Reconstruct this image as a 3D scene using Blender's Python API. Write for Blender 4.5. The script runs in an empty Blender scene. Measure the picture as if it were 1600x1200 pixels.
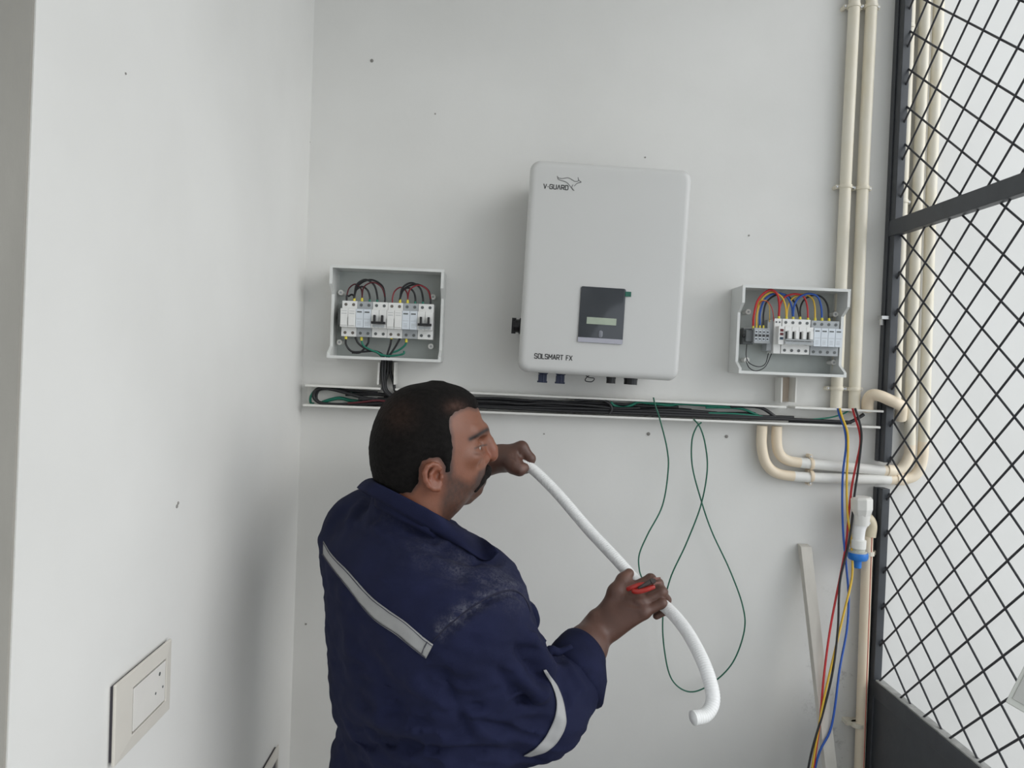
import bpy, bmesh, math, random
import numpy as np
from mathutils import Vector, Matrix
from mathutils.bvhtree import BVHTree
random.seed(7); np.random.seed(7)
SC = bpy.context.scene
COL = SC.collection
# ------------------------------------------------------------------ camera
F = 1150.0                       # focal length in pixels of the 1600 x 1200 frame
CAM = np.array([0.0, 0.0, 1.75])
YAW, PITCH, ROLL = math.atan(27 / F), math.atan(28 / F), math.radians(2.3)
_fw = np.array([math.sin(YAW) * math.cos(PITCH), math.cos(YAW) * math.cos(PITCH), -math.sin(PITCH)])
_r0 = np.array([math.cos(YAW), -math.sin(YAW), 0.0]); _u0 = np.cross(_r0, _fw)
_rt = math.cos(ROLL) * _r0 + math.sin(ROLL) * _u0
_up = -math.sin(ROLL) * _r0 + math.cos(ROLL) * _u0
cd = bpy.data.cameras.new('camera'); cam = bpy.data.objects.new('camera', cd); COL.objects.link(cam)
cd.sensor_width = 36.0; cd.lens = F * 36.0 / 1600.0; cd.clip_start = 0.05
cam.matrix_world = Matrix(((_rt[0], _up[0], -_fw[0], CAM[0]), (_rt[1], _up[1], -_fw[1], CAM[1]), (_rt[2], _up[2], -_fw[2], CAM[2]), (0, 0, 0, 1)))
SC.camera = cam
# ------------------------------------------------------------------ light
w = bpy.data.worlds.new('overcast_sky'); SC.world = w; w.use_nodes = True
bg = w.node_tree.nodes['Background']; bg.inputs[0].default_value = (0.89, 0.945, 1.0, 1); bg.inputs[1].default_value = 1.55
sl = bpy.data.lights.new('sun', 'SUN'); sl.energy = 1.3; sl.angle = math.radians(45); sl.color = (1.0, 0.98, 0.95)
sun = bpy.data.objects.new('sun', sl); COL.objects.link(sun)
sun.rotation_euler = Vector((-0.9, 0.5, -0.42)).to_track_quat('-Z', 'Y').to_euler()
SC.view_settings.view_transform = 'Standard'; SC.view_settings.look = 'None'; SC.view_settings.gamma = 1.0
SC.view_settings.use_curve_mapping = False
SC.view_settings.exposure = -0.1

# ------------------------------------------------------------------ helpers
def ray(px, py):
    d = _fw * F + _rt * (px - 800.0) + _up * (600.0 - py)
    return d
def at(px, py, Y):               # point of the plane y = Y seen at a pixel
    d = ray(px, py); return CAM + d * (Y / d[1])
def atx(px, py, X):              # point of the plane x = X
    d = ray(px, py); return CAM + d * (X / d[0])
def proj(P):
    d = np.asarray(P, float) - CAM
    z = d @ _fw
    return 800 + F * (d @ _rt) / z, 600 - F * (d @ _up) / z
def V(a): return Vector([float(x) for x in a])

MATS = {}
def M(name, col, rough=0.5, metal=0.0, var=0.06, scale=30.0, bump=0.0, bscale=200.0, col2=None, spec=0.5, attr=None, trans=0.0, stretch=None, sss=0.0):
    if name in MATS: return MATS[name]
    m = bpy.data.materials.new(name); m.use_nodes = True; MATS[name] = m
    nt = m.node_tree; b = nt.nodes['Principled BSDF']
    tc = nt.nodes.new('ShaderNodeTexCoord'); nz = nt.nodes.new('ShaderNodeTexNoise')
    nz.inputs['Scale'].default_value = scale; nz.inputs['Detail'].default_value = 5
    src = tc.outputs['Object']
    if stretch:
        mp = nt.nodes.new('ShaderNodeMapping'); mp.inputs['Scale'].default_value = stretch
        nt.links.new(src, mp.inputs['Vector']); src = mp.outputs['Vector']
    nt.links.new(src, nz.inputs['Vector'])
    mx = nt.nodes.new('ShaderNodeMix'); mx.data_type = 'RGBA'
    c2 = col2 if col2 else tuple(c * (1 - 2 * var) for c in col)
    mx.inputs['A'].default_value = (*col, 1); mx.inputs['B'].default_value = (*c2, 1)
    rp = nt.nodes.new('ShaderNodeMapRange'); rp.inputs['From Min'].default_value = 0.35; rp.inputs['From Max'].default_value = 0.75
    nt.links.new(nz.outputs['Fac'], rp.inputs['Value']); nt.links.new(rp.outputs['Result'], mx.inputs['Factor'])
    out = mx.outputs['Result']
    if attr:
        at_ = nt.nodes.new('ShaderNodeAttribute'); at_.attribute_name = attr
        mu = nt.nodes.new('ShaderNodeMix'); mu.data_type = 'RGBA'; mu.blend_type = 'MULTIPLY'; mu.inputs['Factor'].default_value = 1
        nt.links.new(out, mu.inputs['A']); nt.links.new(at_.outputs['Color'], mu.inputs['B']); out = mu.outputs['Result']
    nt.links.new(out, b.inputs['Base Color'])
    b.inputs['Roughness'].default_value = rough; b.inputs['Metallic'].default_value = metal
    b.inputs['Specular IOR Level'].default_value = spec
    b.inputs['Transmission Weight'].default_value = trans
    if sss:
        b.inputs['Subsurface Weight'].default_value = sss; b.inputs['Subsurface Scale'].default_value = 0.006
        b.inputs['Subsurface Radius'].default_value = (1.0, 0.35, 0.2)
    if bump:
        bn = nt.nodes.new('ShaderNodeTexNoise'); bn.inputs['Scale'].default_value = bscale; bn.inputs['Detail'].default_value = 6
        nt.links.new(src, bn.inputs['Vector'])
        bp = nt.nodes.new('ShaderNodeBump'); bp.inputs['Strength'].default_value = bump; bp.inputs['Distance'].default_value = 0.002
        nt.links.new(bn.outputs['Fac'], bp.inputs['Height']); nt.links.new(bp.outputs['Normal'], b.inputs['Normal'])
    return m

class MB:                        # collects geometry of ONE part
    def __init__(s): s.v = []; s.f = []
    def add(s, v, f):
        n = len(s.v); s.v += [tuple(float(c) for c in p) for p in v]; s.f += [tuple(i + n for i in q) for q in f]; return s
    def box(s, lo, hi):
        x0, y0, z0 = lo; x1, y1, z1 = hi
        return s.add([(x0, y0, z0), (x1, y0, z0), (x1, y1, z0), (x0, y1, z0), (x0, y0, z1), (x1, y0, z1), (x1, y1, z1), (x0, y1, z1)],
                     [(0, 3, 2, 1), (4, 5, 6, 7), (0, 1, 5, 4), (1, 2, 6, 5), (2, 3, 7, 6), (3, 0, 4, 7)])
    def prism(s, poly, axis, a, b):   # polygon in the other two axes extruded along axis
        n = len(poly); o = [i for i in range(3) if i != axis]
        vs = []
        for t in (a, b):
            for p in poly:
                q = [0, 0, 0]; q[axis] = t; q[o[0]] = p[0]; q[o[1]] = p[1]; vs.append(q)
        fs = [tuple(range(n)), tuple(range(2 * n - 1, n - 1, -1))] + [(i, (i + 1) % n, (i + 1) % n + n, i + n) for i in range(n)]
        return s.add(vs, fs)
    def hexa(s, a):               # eight corner points: four near, four far (same order)
        return s.add(a, [(0, 1, 2, 3), (7, 6, 5, 4), (0, 4, 5, 1), (1, 5, 6, 2), (2, 6, 7, 3), (3, 7, 4, 0)])
    def tube(s, pts, r, n=10, cap=True):
        pts = [V(p) for p in pts]; k = len(pts)
        rs = r if hasattr(r, '__len__') else [r] * k
        t0 = (pts[1] - pts[0]).normalized(); ref = Vector((0, 0, 1)) if abs(t0.z) < 0.9 else Vector((1, 0, 0))
        nx = t0.cross(ref).normalized(); vs = []; fs = []
        for i in range(k):
            t = (pts[min(i + 1, k - 1)] - pts[max(i - 1, 0)])
            if t.length < 1e-9: t = t0
            t.normalize(); nx = (nx - t * nx.dot(t)).normalized(); ny = t.cross(nx)
            for j in range(n):
                a = 2 * math.pi * j / n; vs.append(pts[i] + (nx * math.cos(a) + ny * math.sin(a)) * rs[i])
        for i in range(k - 1):
            for j in range(n):
                a = i * n + j; b = i * n + (j + 1) % n; fs.append((a, b, b + n, a + n))
        if cap: fs += [tuple(range(n - 1, -1, -1)), tuple(range((k - 1) * n, k * n))]
        return s.add(vs, fs)
    def lathe(s, p0, p1, prof, n=20):   # prof: (t along axis 0..1, radius)
        p0 = V(p0); p1 = V(p1); return s.tube([p0.lerp(p1, t) for t, r in prof], [max(r, 1e-5) for t, r in prof], n)
    def build(s, name, mat, parent=None, smooth=None, bevel=0, seg=2, loc=None):
        me = bpy.data.meshes.new(name)
        off = V(loc) if loc is not None else Vector((0, 0, 0))
        me.from_pydata([V(p) - off for p in s.v], [], s.f)
        bm = bmesh.new(); bm.from_mesh(me)
        bmesh.ops.recalc_face_normals(bm, faces=bm.faces)
        if bevel:
            bmesh.ops.bevel(bm, geom=[e for e in bm.edges if e.is_manifold and e.calc_face_angle(0) > 0.5], offset=bevel, segments=seg, affect='EDGES', profile=0.5)
        bm.to_mesh(me); bm.free()
        me.materials.append(mat)
        if smooth is not None: smooth_by_angle(me, smooth)
        o = bpy.data.objects.new(name, me); COL.objects.link(o)
        if parent is not None: o.parent = parent
        elif loc is not None: o.location = off
        return o
def smooth_by_angle(me, deg):
    for p in me.polygons: p.use_smooth = True
    if deg < 170:
        try: me.set_sharp_from_angle(angle=math.radians(deg))
        except Exception: pass
def root(name, loc, label, cat, group=None, rot=None):
    o = bpy.data.objects.new(name, None); COL.objects.link(o); o.location = V(loc); o.empty_display_size = 0.05
    if rot: o.rotation_euler = rot
    return tag(o, label, cat, group)
def tag(o, label=None, cat=None, group=None, kind=None):
    if label: o['label'] = label
    if cat: o['category'] = cat
    if group: o['group'] = group
    if kind: o['kind'] = kind
    return o
def spline(pts, per=8):           # Catmull-Rom through the points
    P = [np.asarray(p, float) for p in pts]; P = [2 * P[0] - P[1]] + P + [2 * P[-1] - P[-2]]; out = []
    for i in range(1, len(P) - 2):
        for k in range(per):
            t = k / per; a, b, c, d = P[i - 1:i + 3]
            out.append(0.5 * (2 * b + (c - a) * t + (2 * a - 5 * b + 4 * c - d) * t * t + (3 * b - a - 3 * c + d) * t ** 3))
    out.append(P[-2]); return out
def rrect(wd, ht, r, n=6):        # rounded rectangle outline in (x, z)
    out = []
    for cx, cz, a0 in ((wd / 2 - r, ht / 2 - r, 0), (-wd / 2 + r, ht / 2 - r, 90), (-wd / 2 + r, -ht / 2 + r, 180), (wd / 2 - r, -ht / 2 + r, 270)):
        for k in range(n + 1):
            a = math.radians(a0 + 90 * k / n); out.append((cx + r * math.cos(a), cz + r * math.sin(a)))
    return out
GLYPH = {'V': [[(0, 1), (.5, 0), (1, 1)]], 'G': [[(1, .82), (.85, 1), (.15, 1), (0, .85), (0, .15), (.15, 0), (.85, 0), (1, .15), (1, .5), (.55, .5)]], 'U': [[(0, 1), (0, .15), (.15, 0), (.85, 0), (1, .15), (1, 1)]],
         'A': [[(0, 0), (.5, 1), (1, 0)], [(.2, .33), (.8, .33)]], '^': [[(0, 0), (.5, 1), (1, 0)]], 'R': [[(0, 0), (0, 1), (.85, 1), (1, .87), (1, .57), (.85, .44), (0, .44)], [(.5, .44), (1, 0)]],
         'D': [[(0, 0), (0, 1), (.8, 1), (1, .8), (1, .2), (.8, 0), (0, 0)]], 'S': [[(1, .84), (.85, 1), (.15, 1), (0, .86), (0, .64), (.15, .52), (.85, .48), (1, .36), (1, .14), (.85, 0), (.15, 0), (0, .16)]],
         'O': [[(.15, 0), (0, .15), (0, .85), (.15, 1), (.85, 1), (1, .85), (1, .15), (.85, 0), (.15, 0)]], 'L': [[(0, 1), (0, 0), (1, 0)]], 'M': [[(0, 0), (0, 1), (.5, .35), (1, 1), (1, 0)]],
         'T': [[(0, 1), (1, 1)], [(.5, 1), (.5, 0)]], 'F': [[(0, 0), (0, 1), (1, 1)], [(0, .5), (.8, .5)]], 'X': [[(0, 0), (1, 1)], [(0, 1), (1, 0)]], '.': [[(.3, .45), (.7, .45)]]}
WIDTH = {'M': 1.2, 'L': .8, 'F': .8, ' ': .45, '.': .35}
def text_part(name, body, width, height, stroke, mat, parent, loc):   # raised lettering on a plane that faces -y
    tot = sum(WIDTH.get(c, 1) for c in body) + .42 * (len(body) - 1); u = width / tot; x = 0; mb = MB(); t = stroke / 2
    for c in body:
        wd = WIDTH.get(c, 1) * u
        for line in GLYPH.get(c, []):
            P = [(x + px * wd, pz * height) for px, pz in line]
            for (x0, z0), (x1, z1) in zip(P, P[1:]):
                l = math.hypot(x1 - x0, z1 - z0); dx, dz = (x1 - x0) / l * t, (z1 - z0) / l * t
                x0 -= dx * .6; z0 -= dz * .6; x1 += dx * .6; z1 += dz * .6
                q = [(x0 - dz, 0, z0 + dx), (x0 + dz, 0, z0 - dx), (x1 + dz, 0, z1 - dx), (x1 - dz, 0, z1 + dx)]
                mb.hexa([(a, -.0003, b) for a, _, b in q] + [(a, .0003, b) for a, _, b in q])
        x += wd + .42 * u
    o = mb.build(name, mat, parent); o.location = loc
    return o

# ------------------------------------------------------------------ materials
WHITE = M('white_wall_paint', (0.76, 0.755, 0.73), 0.75, var=0.02, scale=3.0, bump=0.12, bscale=60, col2=(0.70, 0.695, 0.67))
def add_scuffs(m):               # faint grey smears and specks in the paint
    nt = m.node_tree; b = nt.nodes['Principled BSDF']; old = b.inputs['Base Color'].links[0].from_socket
    tc = nt.nodes.new('ShaderNodeTexCoord'); n1 = nt.nodes.new('ShaderNodeTexNoise'); n1.inputs['Scale'].default_value = 14; n1.inputs['Detail'].default_value = 9; n1.inputs['Roughness'].default_value = 0.75
    nt.links.new(tc.outputs['Object'], n1.inputs['Vector'])
    r = nt.nodes.new('ShaderNodeMapRange'); r.inputs['From Min'].default_value = 0.70; r.inputs['From Max'].default_value = 0.80; r.inputs['To Max'].default_value = 0.35
    nt.links.new(n1.outputs['Fac'], r.inputs['Value'])
    mx = nt.nodes.new('ShaderNodeMix'); mx.data_type = 'RGBA'; mx.inputs['B'].default_value = (0.30, 0.28, 0.25, 1)
    nt.links.new(r.outputs['Result'], mx.inputs['Factor']); nt.links.new(old, mx.inputs['A']); nt.links.new(mx.outputs['Result'], b.inputs['Base Color'])
    # grimy patch low on the wall beside the gate
    n2 = nt.nodes.new('ShaderNodeTexNoise'); n2.inputs['Scale'].default_value = 22; n2.inputs['Detail'].default_value = 8; n2.inputs['Roughness'].default_value = 0.8
    nt.links.new(tc.outputs['Object'], n2.inputs['Vector'])
    r2 = nt.nodes.new('ShaderNodeMapRange'); r2.inputs['From Min'].default_value = 0.56; r2.inputs['From Max'].default_value = 0.68; r2.inputs['To Max'].default_value = 0.5
    nt.links.new(n2.outputs['Fac'], r2.inputs['Value'])
    sp = nt.nodes.new('ShaderNodeSeparateXYZ'); nt.links.new(tc.outputs['Object'], sp.inputs[0])
    fx = nt.nodes.new('ShaderNodeMapRange'); fx.interpolation_type = 'SMOOTHSTEP'; fx.inputs['From Min'].default_value = 0.72; fx.inputs['From Max'].default_value = 0.88
    nt.links.new(sp.outputs['X'], fx.inputs['Value'])
    fx2 = nt.nodes.new('ShaderNodeMapRange'); fx2.interpolation_type = 'SMOOTHSTEP'; fx2.inputs['From Min'].default_value = 1.02; fx2.inputs['From Max'].default_value = 0.98
    nt.links.new(sp.outputs['X'], fx2.inputs['Value'])
    fz_ = nt.nodes.new('ShaderNodeMapRange'); fz_.interpolation_type = 'SMOOTHSTEP'; fz_.inputs['From Min'].default_value = 1.35; fz_.inputs['From Max'].default_value = 1.0
    nt.links.new(sp.outputs['Z'], fz_.inputs['Value'])
    p = r2.outputs['Result']
    for q in (fx, fx2, fz_):
        mm = nt.nodes.new('ShaderNodeMath'); mm.operation = 'MULTIPLY'; nt.links.new(p, mm.inputs[0]); nt.links.new(q.outputs['Result'], mm.inputs[1]); p = mm.outputs[0]
    m2 = nt.nodes.new('ShaderNodeMix'); m2.data_type = 'RGBA'; m2.inputs['B'].default_value = (0.25, 0.23, 0.21, 1)
    nt.links.new(p, m2.inputs['Factor']); nt.links.new(mx.outputs['Result'], m2.inputs['A']); nt.links.new(m2.outputs['Result'], b.inputs['Base Color'])
add_scuffs(WHITE)
GREYWALL = M('weathered_cement_render', (0.34, 0.325, 0.29), 0.9, var=0.12, scale=9, bump=0.6, bscale=45, stretch=(1, 1, 0.35))
FLOORM = M('cement_floor', (0.42, 0.41, 0.39), 0.8, var=0.1, scale=5, bump=0.2, bscale=40)
PVC = M('white_pvc', (0.80, 0.79, 0.75), 0.42, var=0.02)
CREAM = M('cream_pvc_conduit', (0.76, 0.70, 0.56), 0.42, var=0.05, scale=12, col2=(0.78, 0.74, 0.64))
BEIGE = M('beige_pvc_pipe', (0.80, 0.67, 0.50), 0.42, var=0.05, scale=10, col2=(0.82, 0.73, 0.58))
BLACKC = M('black_cable', (0.018, 0.018, 0.02), 0.45)
GREENC = M('green_cable', (0.012, 0.20, 0.13), 0.45)
DGREEN = M('dark_green_wire', (0.012, 0.125, 0.075), 0.45)
REDC = M('red_cable', (0.55, 0.025, 0.03), 0.4)
MAROON = M('maroon_cable', (0.10, 0.012, 0.018), 0.45)
YELC = M('yellow_cable', (0.78, 0.50, 0.05), 0.4)
DRED = M('dark_red_cable', (0.27, 0.02, 0.03), 0.4)
BLUEC = M('blue_cable', (0.02, 0.10, 0.45), 0.4)
FERR = M('yellow_ferrule', (0.78, 0.66, 0.06), 0.4)
BOXG = M('light_grey_abs', (0.72, 0.73, 0.71), 0.45, var=0.02)
BOXIN = M('grey_box_inside', (0.50, 0.53, 0.51), 0.5, var=0.04)
MODW = M('module_white', (0.82, 0.82, 0.80), 0.4, var=0.02)
MODB = M('module_bluish_white', (0.70, 0.75, 0.80), 0.4, var=0.02)
MODG = M('module_grey', (0.42, 0.44, 0.45), 0.45)
DARKG = M('dark_grey_plastic', (0.12, 0.13, 0.13), 0.45)
BLACKP = M('black_plastic', (0.012, 0.012, 0.014), 0.35)
STEEL = M('zinc_screw', (0.55, 0.55, 0.54), 0.35, metal=0.9)
IRON = M('dark_painted_iron', (0.055, 0.06, 0.068), 0.42, var=0.1, scale=25, bump=0.1, bscale=80)
WIREM = M('dark_mesh_wire', (0.035, 0.036, 0.042), 0.45)
INK = M('black_print', (0.02, 0.02, 0.02), 0.5)
# ------------------------------------------------------------------ the setting
YW = 1.80                                             # face of the back wall
XL = float(at(472, 600, YW)[0])                       # face of the left wall
ZC = 3.05                                             # underside of the roof slab
tag(MB().box((XL - 0.02, YW, 0), (4.2, YW + 0.2, 3.6)).build('wall_back', WHITE), 'white painted back wall carrying the electrical equipment', kind='structure')
e0, e1 = atx(57, 0, XL), atx(11, 1200, XL)            # the free end of the left wall leans a little
def yend(z): return float(e1[1] + (z - e1[2]) / (e0[2] - e1[2]) * (e0[1] - e1[1]))
wl = MB(); zs = (0.0, ZC + 0.15)
wl.add([(XL, yend(zs[0]), zs[0]), (XL, YW, zs[0]), (XL - 0.5, YW, zs[0]), (XL - 0.5, yend(zs[0]), zs[0]),
        (XL, yend(zs[1]), zs[1]), (XL, YW, zs[1]), (XL - 0.5, YW, zs[1]), (XL - 0.5, yend(zs[1]), zs[1])],
       [(0, 1, 2, 3), (4, 5, 6, 7), (0, 1, 5, 4), (1, 2, 6, 5), (2, 3, 7, 6), (3, 0, 4, 7)])
o = tag(wl.build('wall_left', WHITE), 'white painted side wall left of the man', kind='structure')
# weathered end face of that wall
wf = MB()
for (a, b) in ((0.0, 0.004),):
    y0, y1 = yend(zs[0]), yend(zs[1])
    wf.add([(XL - 0.0015, y0 - 0.004, zs[0]), (XL - 1.6, y0 - 0.004, zs[0]), (XL - 1.6, y0 + 0.03, zs[0]), (XL - 0.0015, y0 - 0.0002, zs[0]),
            (XL - 0.0015, y1 - 0.004, zs[1]), (XL - 1.6, y1 - 0.004, zs[1]), (XL - 1.6, y1 + 0.03, zs[1]), (XL - 0.0015, y1 - 0.0002, zs[1])],
           [(0, 1, 2, 3), (4, 5, 6, 7), (0, 1, 5, 4), (1, 2, 6, 5), (2, 3, 7, 6), (3, 0, 4, 7)])
tag(wf.build('wall_end', GREYWALL), 'weathered grey cement render on the near end of the side wall', kind='structure')
tag(MB().box((-4, -4, -0.1), (6, YW, 0)).build('floor', FLOORM), 'grey cement floor', kind='structure')
tag(MB().box((XL - 0.5, -2.6, ZC), (1.06, YW, ZC + 0.15)).build('ceiling', WHITE), 'white roof slab over the passage', kind='structure')
tag(MB().box((-3.2, -2.8, 0), (1.06, -2.6, ZC + .15)).build('wall_light_block', WHITE), 'white wall added unseen behind the camera to hold back sky light', kind='structure')  # unseen wall, added to cut the sky light entering from behind
wb = bpy.data.objects['wall_back']; wlf = bpy.data.objects['wall_left']
PLUGM = M('grey_plug', (0.30, 0.29, 0.27), .8)
# plugged drill holes and nail marks in the plaster
for (px, py, r, m) in ((581, 95, .0042, PLUGM), (1013, 678, .0045, PLUGM), (1135, 682, .0042, PLUGM), (680, 178, .002, PLUGM), (1008, 246, .002, PLUGM), (850, 678, .002, PLUGM),
                       (1170, 368, .0022, PLUGM), (483, 222, .003, PLUGM), (478, 975, .0025, PLUGM)):
    p = at(px, py, YW)
    h = MB().lathe((p[0], YW, p[2]), (p[0], YW - .0012, p[2]), [(0, r), (1, r)], 10)
    if r > .004: h.lathe((p[0], YW - .001, p[2]), (p[0], YW - .0028, p[2]), [(0, r * .6), (1, r * .35)], 8)
    h.build('wall_plug', m, wb)
for (px, py, r) in ((276, 791, .003), (278, 786, .0025), (196, 115, .0015)):
    p = atx(px, py, XL)
    MB().lathe((XL, p[1], p[2]), (XL + .001, p[1], p[2]), [(0, r), (1, r)], 8).build('wall_plug', PLUGM, wlf)

# ------------------------------------------------------------------ socket plates on the left wall
def plate(label, tl, tr, bl, full=True):
    a, b, c = atx(*tl, XL), atx(*tr, XL), atx(*bl, XL)
    y0, y1 = a[1], b[1]; z1 = (a[2] + b[2]) / 2; z0 = c[2] if full else z1 - 0.12
    r = root('socket_plate', (XL, (y0 + y1) / 2, z0), label, 'socket')
    def rect(mb, ya, yb, za, zb, xa, xb): return mb.box((xa, ya, za), (xb, yb, zb))
    L = r.location; T = 0.009
    rect(MB(), y0 + .004, y1 - .004, z0 + .004, z1 - .004, XL, XL + .006).build('backing', M('dark_plate_edge', (0.06, 0.055, 0.07), 0.5), r, loc=L)
    # bevelled frame ring with an opening
    iy0, iy1 = y0 + (y1 - y0) * .26, y1 - (y1 - y0) * .12
    iz0, iz1 = z0 + (z1 - z0) * .2, z1 - (z1 - z0) * .2
    fr = MB(); IV = M('ivory_plate', (0.66, 0.63, 0.57), 0.35, var=0.02)
    ou = [(y0, z0), (y1, z0), (y1, z1), (y0, z1)]; inn = [(iy0, iz0), (iy1, iz0), (iy1, iz1), (iy0, iz1)]
    vs = [(XL + T, *p) for p in ou] + [(XL + T + .002, *p) for p in inn] + [(XL + .005, *p) for p in ou] + [(XL + .005, *p) for p in inn]
    fs = []
    for i in range(4):
        j = (i + 1) % 4
        fs += [(i, j, j + 4, i + 4), (i, i + 8, j + 8, j), (i + 4, j + 4, j + 12, i + 12), (i + 8, i + 12, j + 12, j + 8)]
    fr.add(vs, fs); fr.build('frame', IV, r, bevel=.0012, loc=L)
    if full:
        g = .0026
        rect(MB(), iy0 + g, iy1 - g, iz0 + g, iz1 - g, XL + .004, XL + T + .0016).build('insert', M('ivory_insert', (0.72, 0.70, 0.66), 0.35, var=0.02), r, bevel=.0006, loc=L)
        rect(MB(), iy0, iy1, iz0, iz1, XL + .0062, XL + .0068).build('gap', BLACKP, r, loc=L)
        yy = iy0 + (iy1 - iy0) * .78; zz = (iz0 + iz1) / 2
        for dy, dz, rr in ((0, .017, .0028), (-.011, -.006, .0019), (.011, -.006, .0019)):
            MB().lathe((XL + T + .001, yy + dy, zz + dz), (XL + T + .0020, yy + dy, zz + dz), [(0, rr), (1, rr)], 12).build('socket_hole', DARKG, r, loc=L)
    return r
plate('ivory socket plate with black outlined insert on the left wall', (170, 1076), (259, 993), (168, 1198))
plate('pale plate low in the corner of the left wall, mostly below view', (404, 1208), (430, 1163), (404, 1300), False)

# ------------------------------------------------------------------ inverter
IY = 1.635; ic = at(946, 423, IY)
inv = root('solar_inverter', (ic[0], YW, ic[2]), 'large light grey wall inverter with a dark display panel', 'inverter', rot=(0, math.radians(1.25), 0))
IW, IH, IDp = 0.3605, 0.470, YW - IY
INVM = M('inverter_grey_shell', (0.60, 0.60, 0.585), 0.38, var=0.01, scale=4)
def shell(rings, mat, name, parent):     # rings: (y, w, h, radius)
    mb = MB(); n = None; vs = []; fs = []
    for (y, w_, h_, r_) in rings:
        o_ = rrect(w_, h_, r_, 7); n = len(o_); vs += [(p[0], y, p[1]) for p in o_]
    for k in range(len(rings) - 1):
        for i in range(n):
            j = (i + 1) % n; fs.append((k * n + i, k * n + j, (k + 1) * n + j, (k + 1) * n + i))
    fs += [tuple(range(n)), tuple(range((len(rings) - 1) * n, len(rings) * n))]
    return mb.add(vs, fs).build(name, mat, parent, smooth=40)
D = IDp
shell([(-.03, IW - .03, IH - .03, .015), (-D + .055, IW - .03, IH - .03, .015)], M('heat_sink_grey', (0.30, 0.31, 0.31), 0.5), 'heat_sink', inv)
shell([(-D + .062, IW - .004, IH - .004, .02), (-D + .016, IW, IH, .022), (-D + .008, IW - .002, IH - .002, .022), (-D + .0025, IW - .010, IH - .010, .019), (-D + .0005, IW - .020, IH - .020, .016), (-D, IW - .03, IH - .03, .014)], INVM, 'front_cover', inv)
shell([(0, .20, .30, .01), (-.034, .20, .30, .01)], STEEL, 'wall_bracket', inv)
for k in range(9):
    x = -.15 + k * .0375
    MB().box((x - .0015, -D + .05, -IH / 2 + .02), (x + .0015, -.012, IH / 2 - .02)).build('cooling_fin', MATS['heat_sink_grey'], inv)
dp = shell([(-D + .001, .100, .1235, .004), (-D - .0028, .100, .1235, .004), (-D - .0034, .098, .1215, .004)], M('smoked_display', (0.045, 0.050, 0.058), 0.15, var=0.05, scale=10), 'display_panel', inv)
dp.location = (-.002, 0, -.0995)
lc = MB().box((-.033, -D - .0042, -.0055), (.033, -D - .0030, .0095)).build('lcd_window', M('pale_green_lcd', (0.42, 0.48, 0.38), 0.25, var=0.12, scale=30), dp)
lc.location = (0, 0, -.015)
bt = shell([(-D - .003, .0085, .0155, .004), (-D - .0046, .0085, .0155, .004), (-D - .005, .007, .014, .0035)], M('grey_button', (0.22, 0.23, 0.26), 0.4), 'button', dp); bt.location = (.0, 0, -.0415)
st = MB().box((-.05, -D - .0040, -.0615), (.0495, -D - .0030, -.0510)).build('film_strip', M('silver_strip', (0.42, 0.42, 0.48), 0.35), dp)
tb = MB().box((.0485, -D - .0046, .0450), (.0620, -D - .0034, .0560)).build('pull_tab', M('green_tab', (0.015, 0.15, 0.10), 0.5, var=.3, scale=400), dp, bevel=.0004)
# lettering: maker's name with the leaping animal outline, and the range name
def linv(px, py, th=math.radians(3.55)):          # pixel of the photograph to the inverter's own front plane
    dx, dy = px - 946, py - 423
    return ((dx * math.cos(th) + dy * math.sin(th)) * IY / F, -D - .0003, -(-dx * math.sin(th) + dy * math.cos(th)) * IY / F)
text_part('maker_name', 'V.GU^RD', .0540, .0094, .0016, INK, inv, linv(849.2, 295.6))
lg = MB()
def lz(x, y): return linv(840 + x * .05, 262 + y * .05)
for cur in ([(610, 290), (640, 345), (760, 370), (860, 352), (960, 348), (1060, 395), (1150, 450), (1250, 448), (1270, 400), (1255, 330)],
            [(1270, 400), (1310, 440), (1355, 480), (1300, 490), (1220, 520), (1140, 600)],
            [(620, 330), (640, 390), (740, 430), (860, 465), (950, 530), (1040, 640), (1090, 710), (1140, 735)],
            [(1100, 560), (1070, 610), (1060, 650), (1110, 710)]):
    lg.tube(spline([lz(*p) for p in cur], 5), .0007, 6)
lg.build('leaping_outline', M('grey_print', (0.14, 0.14, 0.14), 0.5), inv)
text_part('range_name', 'SOLSMART FX', .0835, .0102, .0017, INK, inv, linv(835.2, 559.5))
# rotary switch on the left flank, connectors underneath
sw = MB(); sw.lathe((-IW / 2 + .012, -.055, -.1285), (-IW / 2 - .014, -.055, -.1285), [(0, .019), (.45, .0195), (.5, .016), (1, .015)], 18)
sw.box((-IW / 2 - .018, -.059, -.147), (-IW / 2 - .008, -.051, -.110)); sw.build('dc_switch', BLACKP, inv, smooth=40)
NAVY = M('navy_connector', (0.010, 0.018, 0.06), 0.4)
for x, m in ((-.119, NAVY), (-.078, NAVY)):
    c = MB(); zt = -IH / 2 + .012
    c.lathe((x, -.09, zt), (x, -.09, zt - .034), [(0, .0115), (.42, .0115), (.45, .009), (1, .009)], 14)
    c.box((x - .0105, -.0985, zt - .034), (x + .0085, -.0815, zt - .016)); c.box((x - .0125, -.0935, zt - .035), (x + .0105, -.0865, zt - .031))
    c.build('solar_connector', m, inv)
for x, wd in ((.040, .0105), (.086, .0155)):
    c = MB(); zt = -IH / 2 + .012
    c.lathe((x, -.09, zt), (x, -.09, zt - .027), [(0, wd), (1, wd)], 16).lathe((x, -.09, zt - .012), (x, -.09, zt - .016), [(0, wd + .0008), (1, wd + .0008)], 16)
    c.build('cable_gland', BLACKP, inv)
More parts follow.
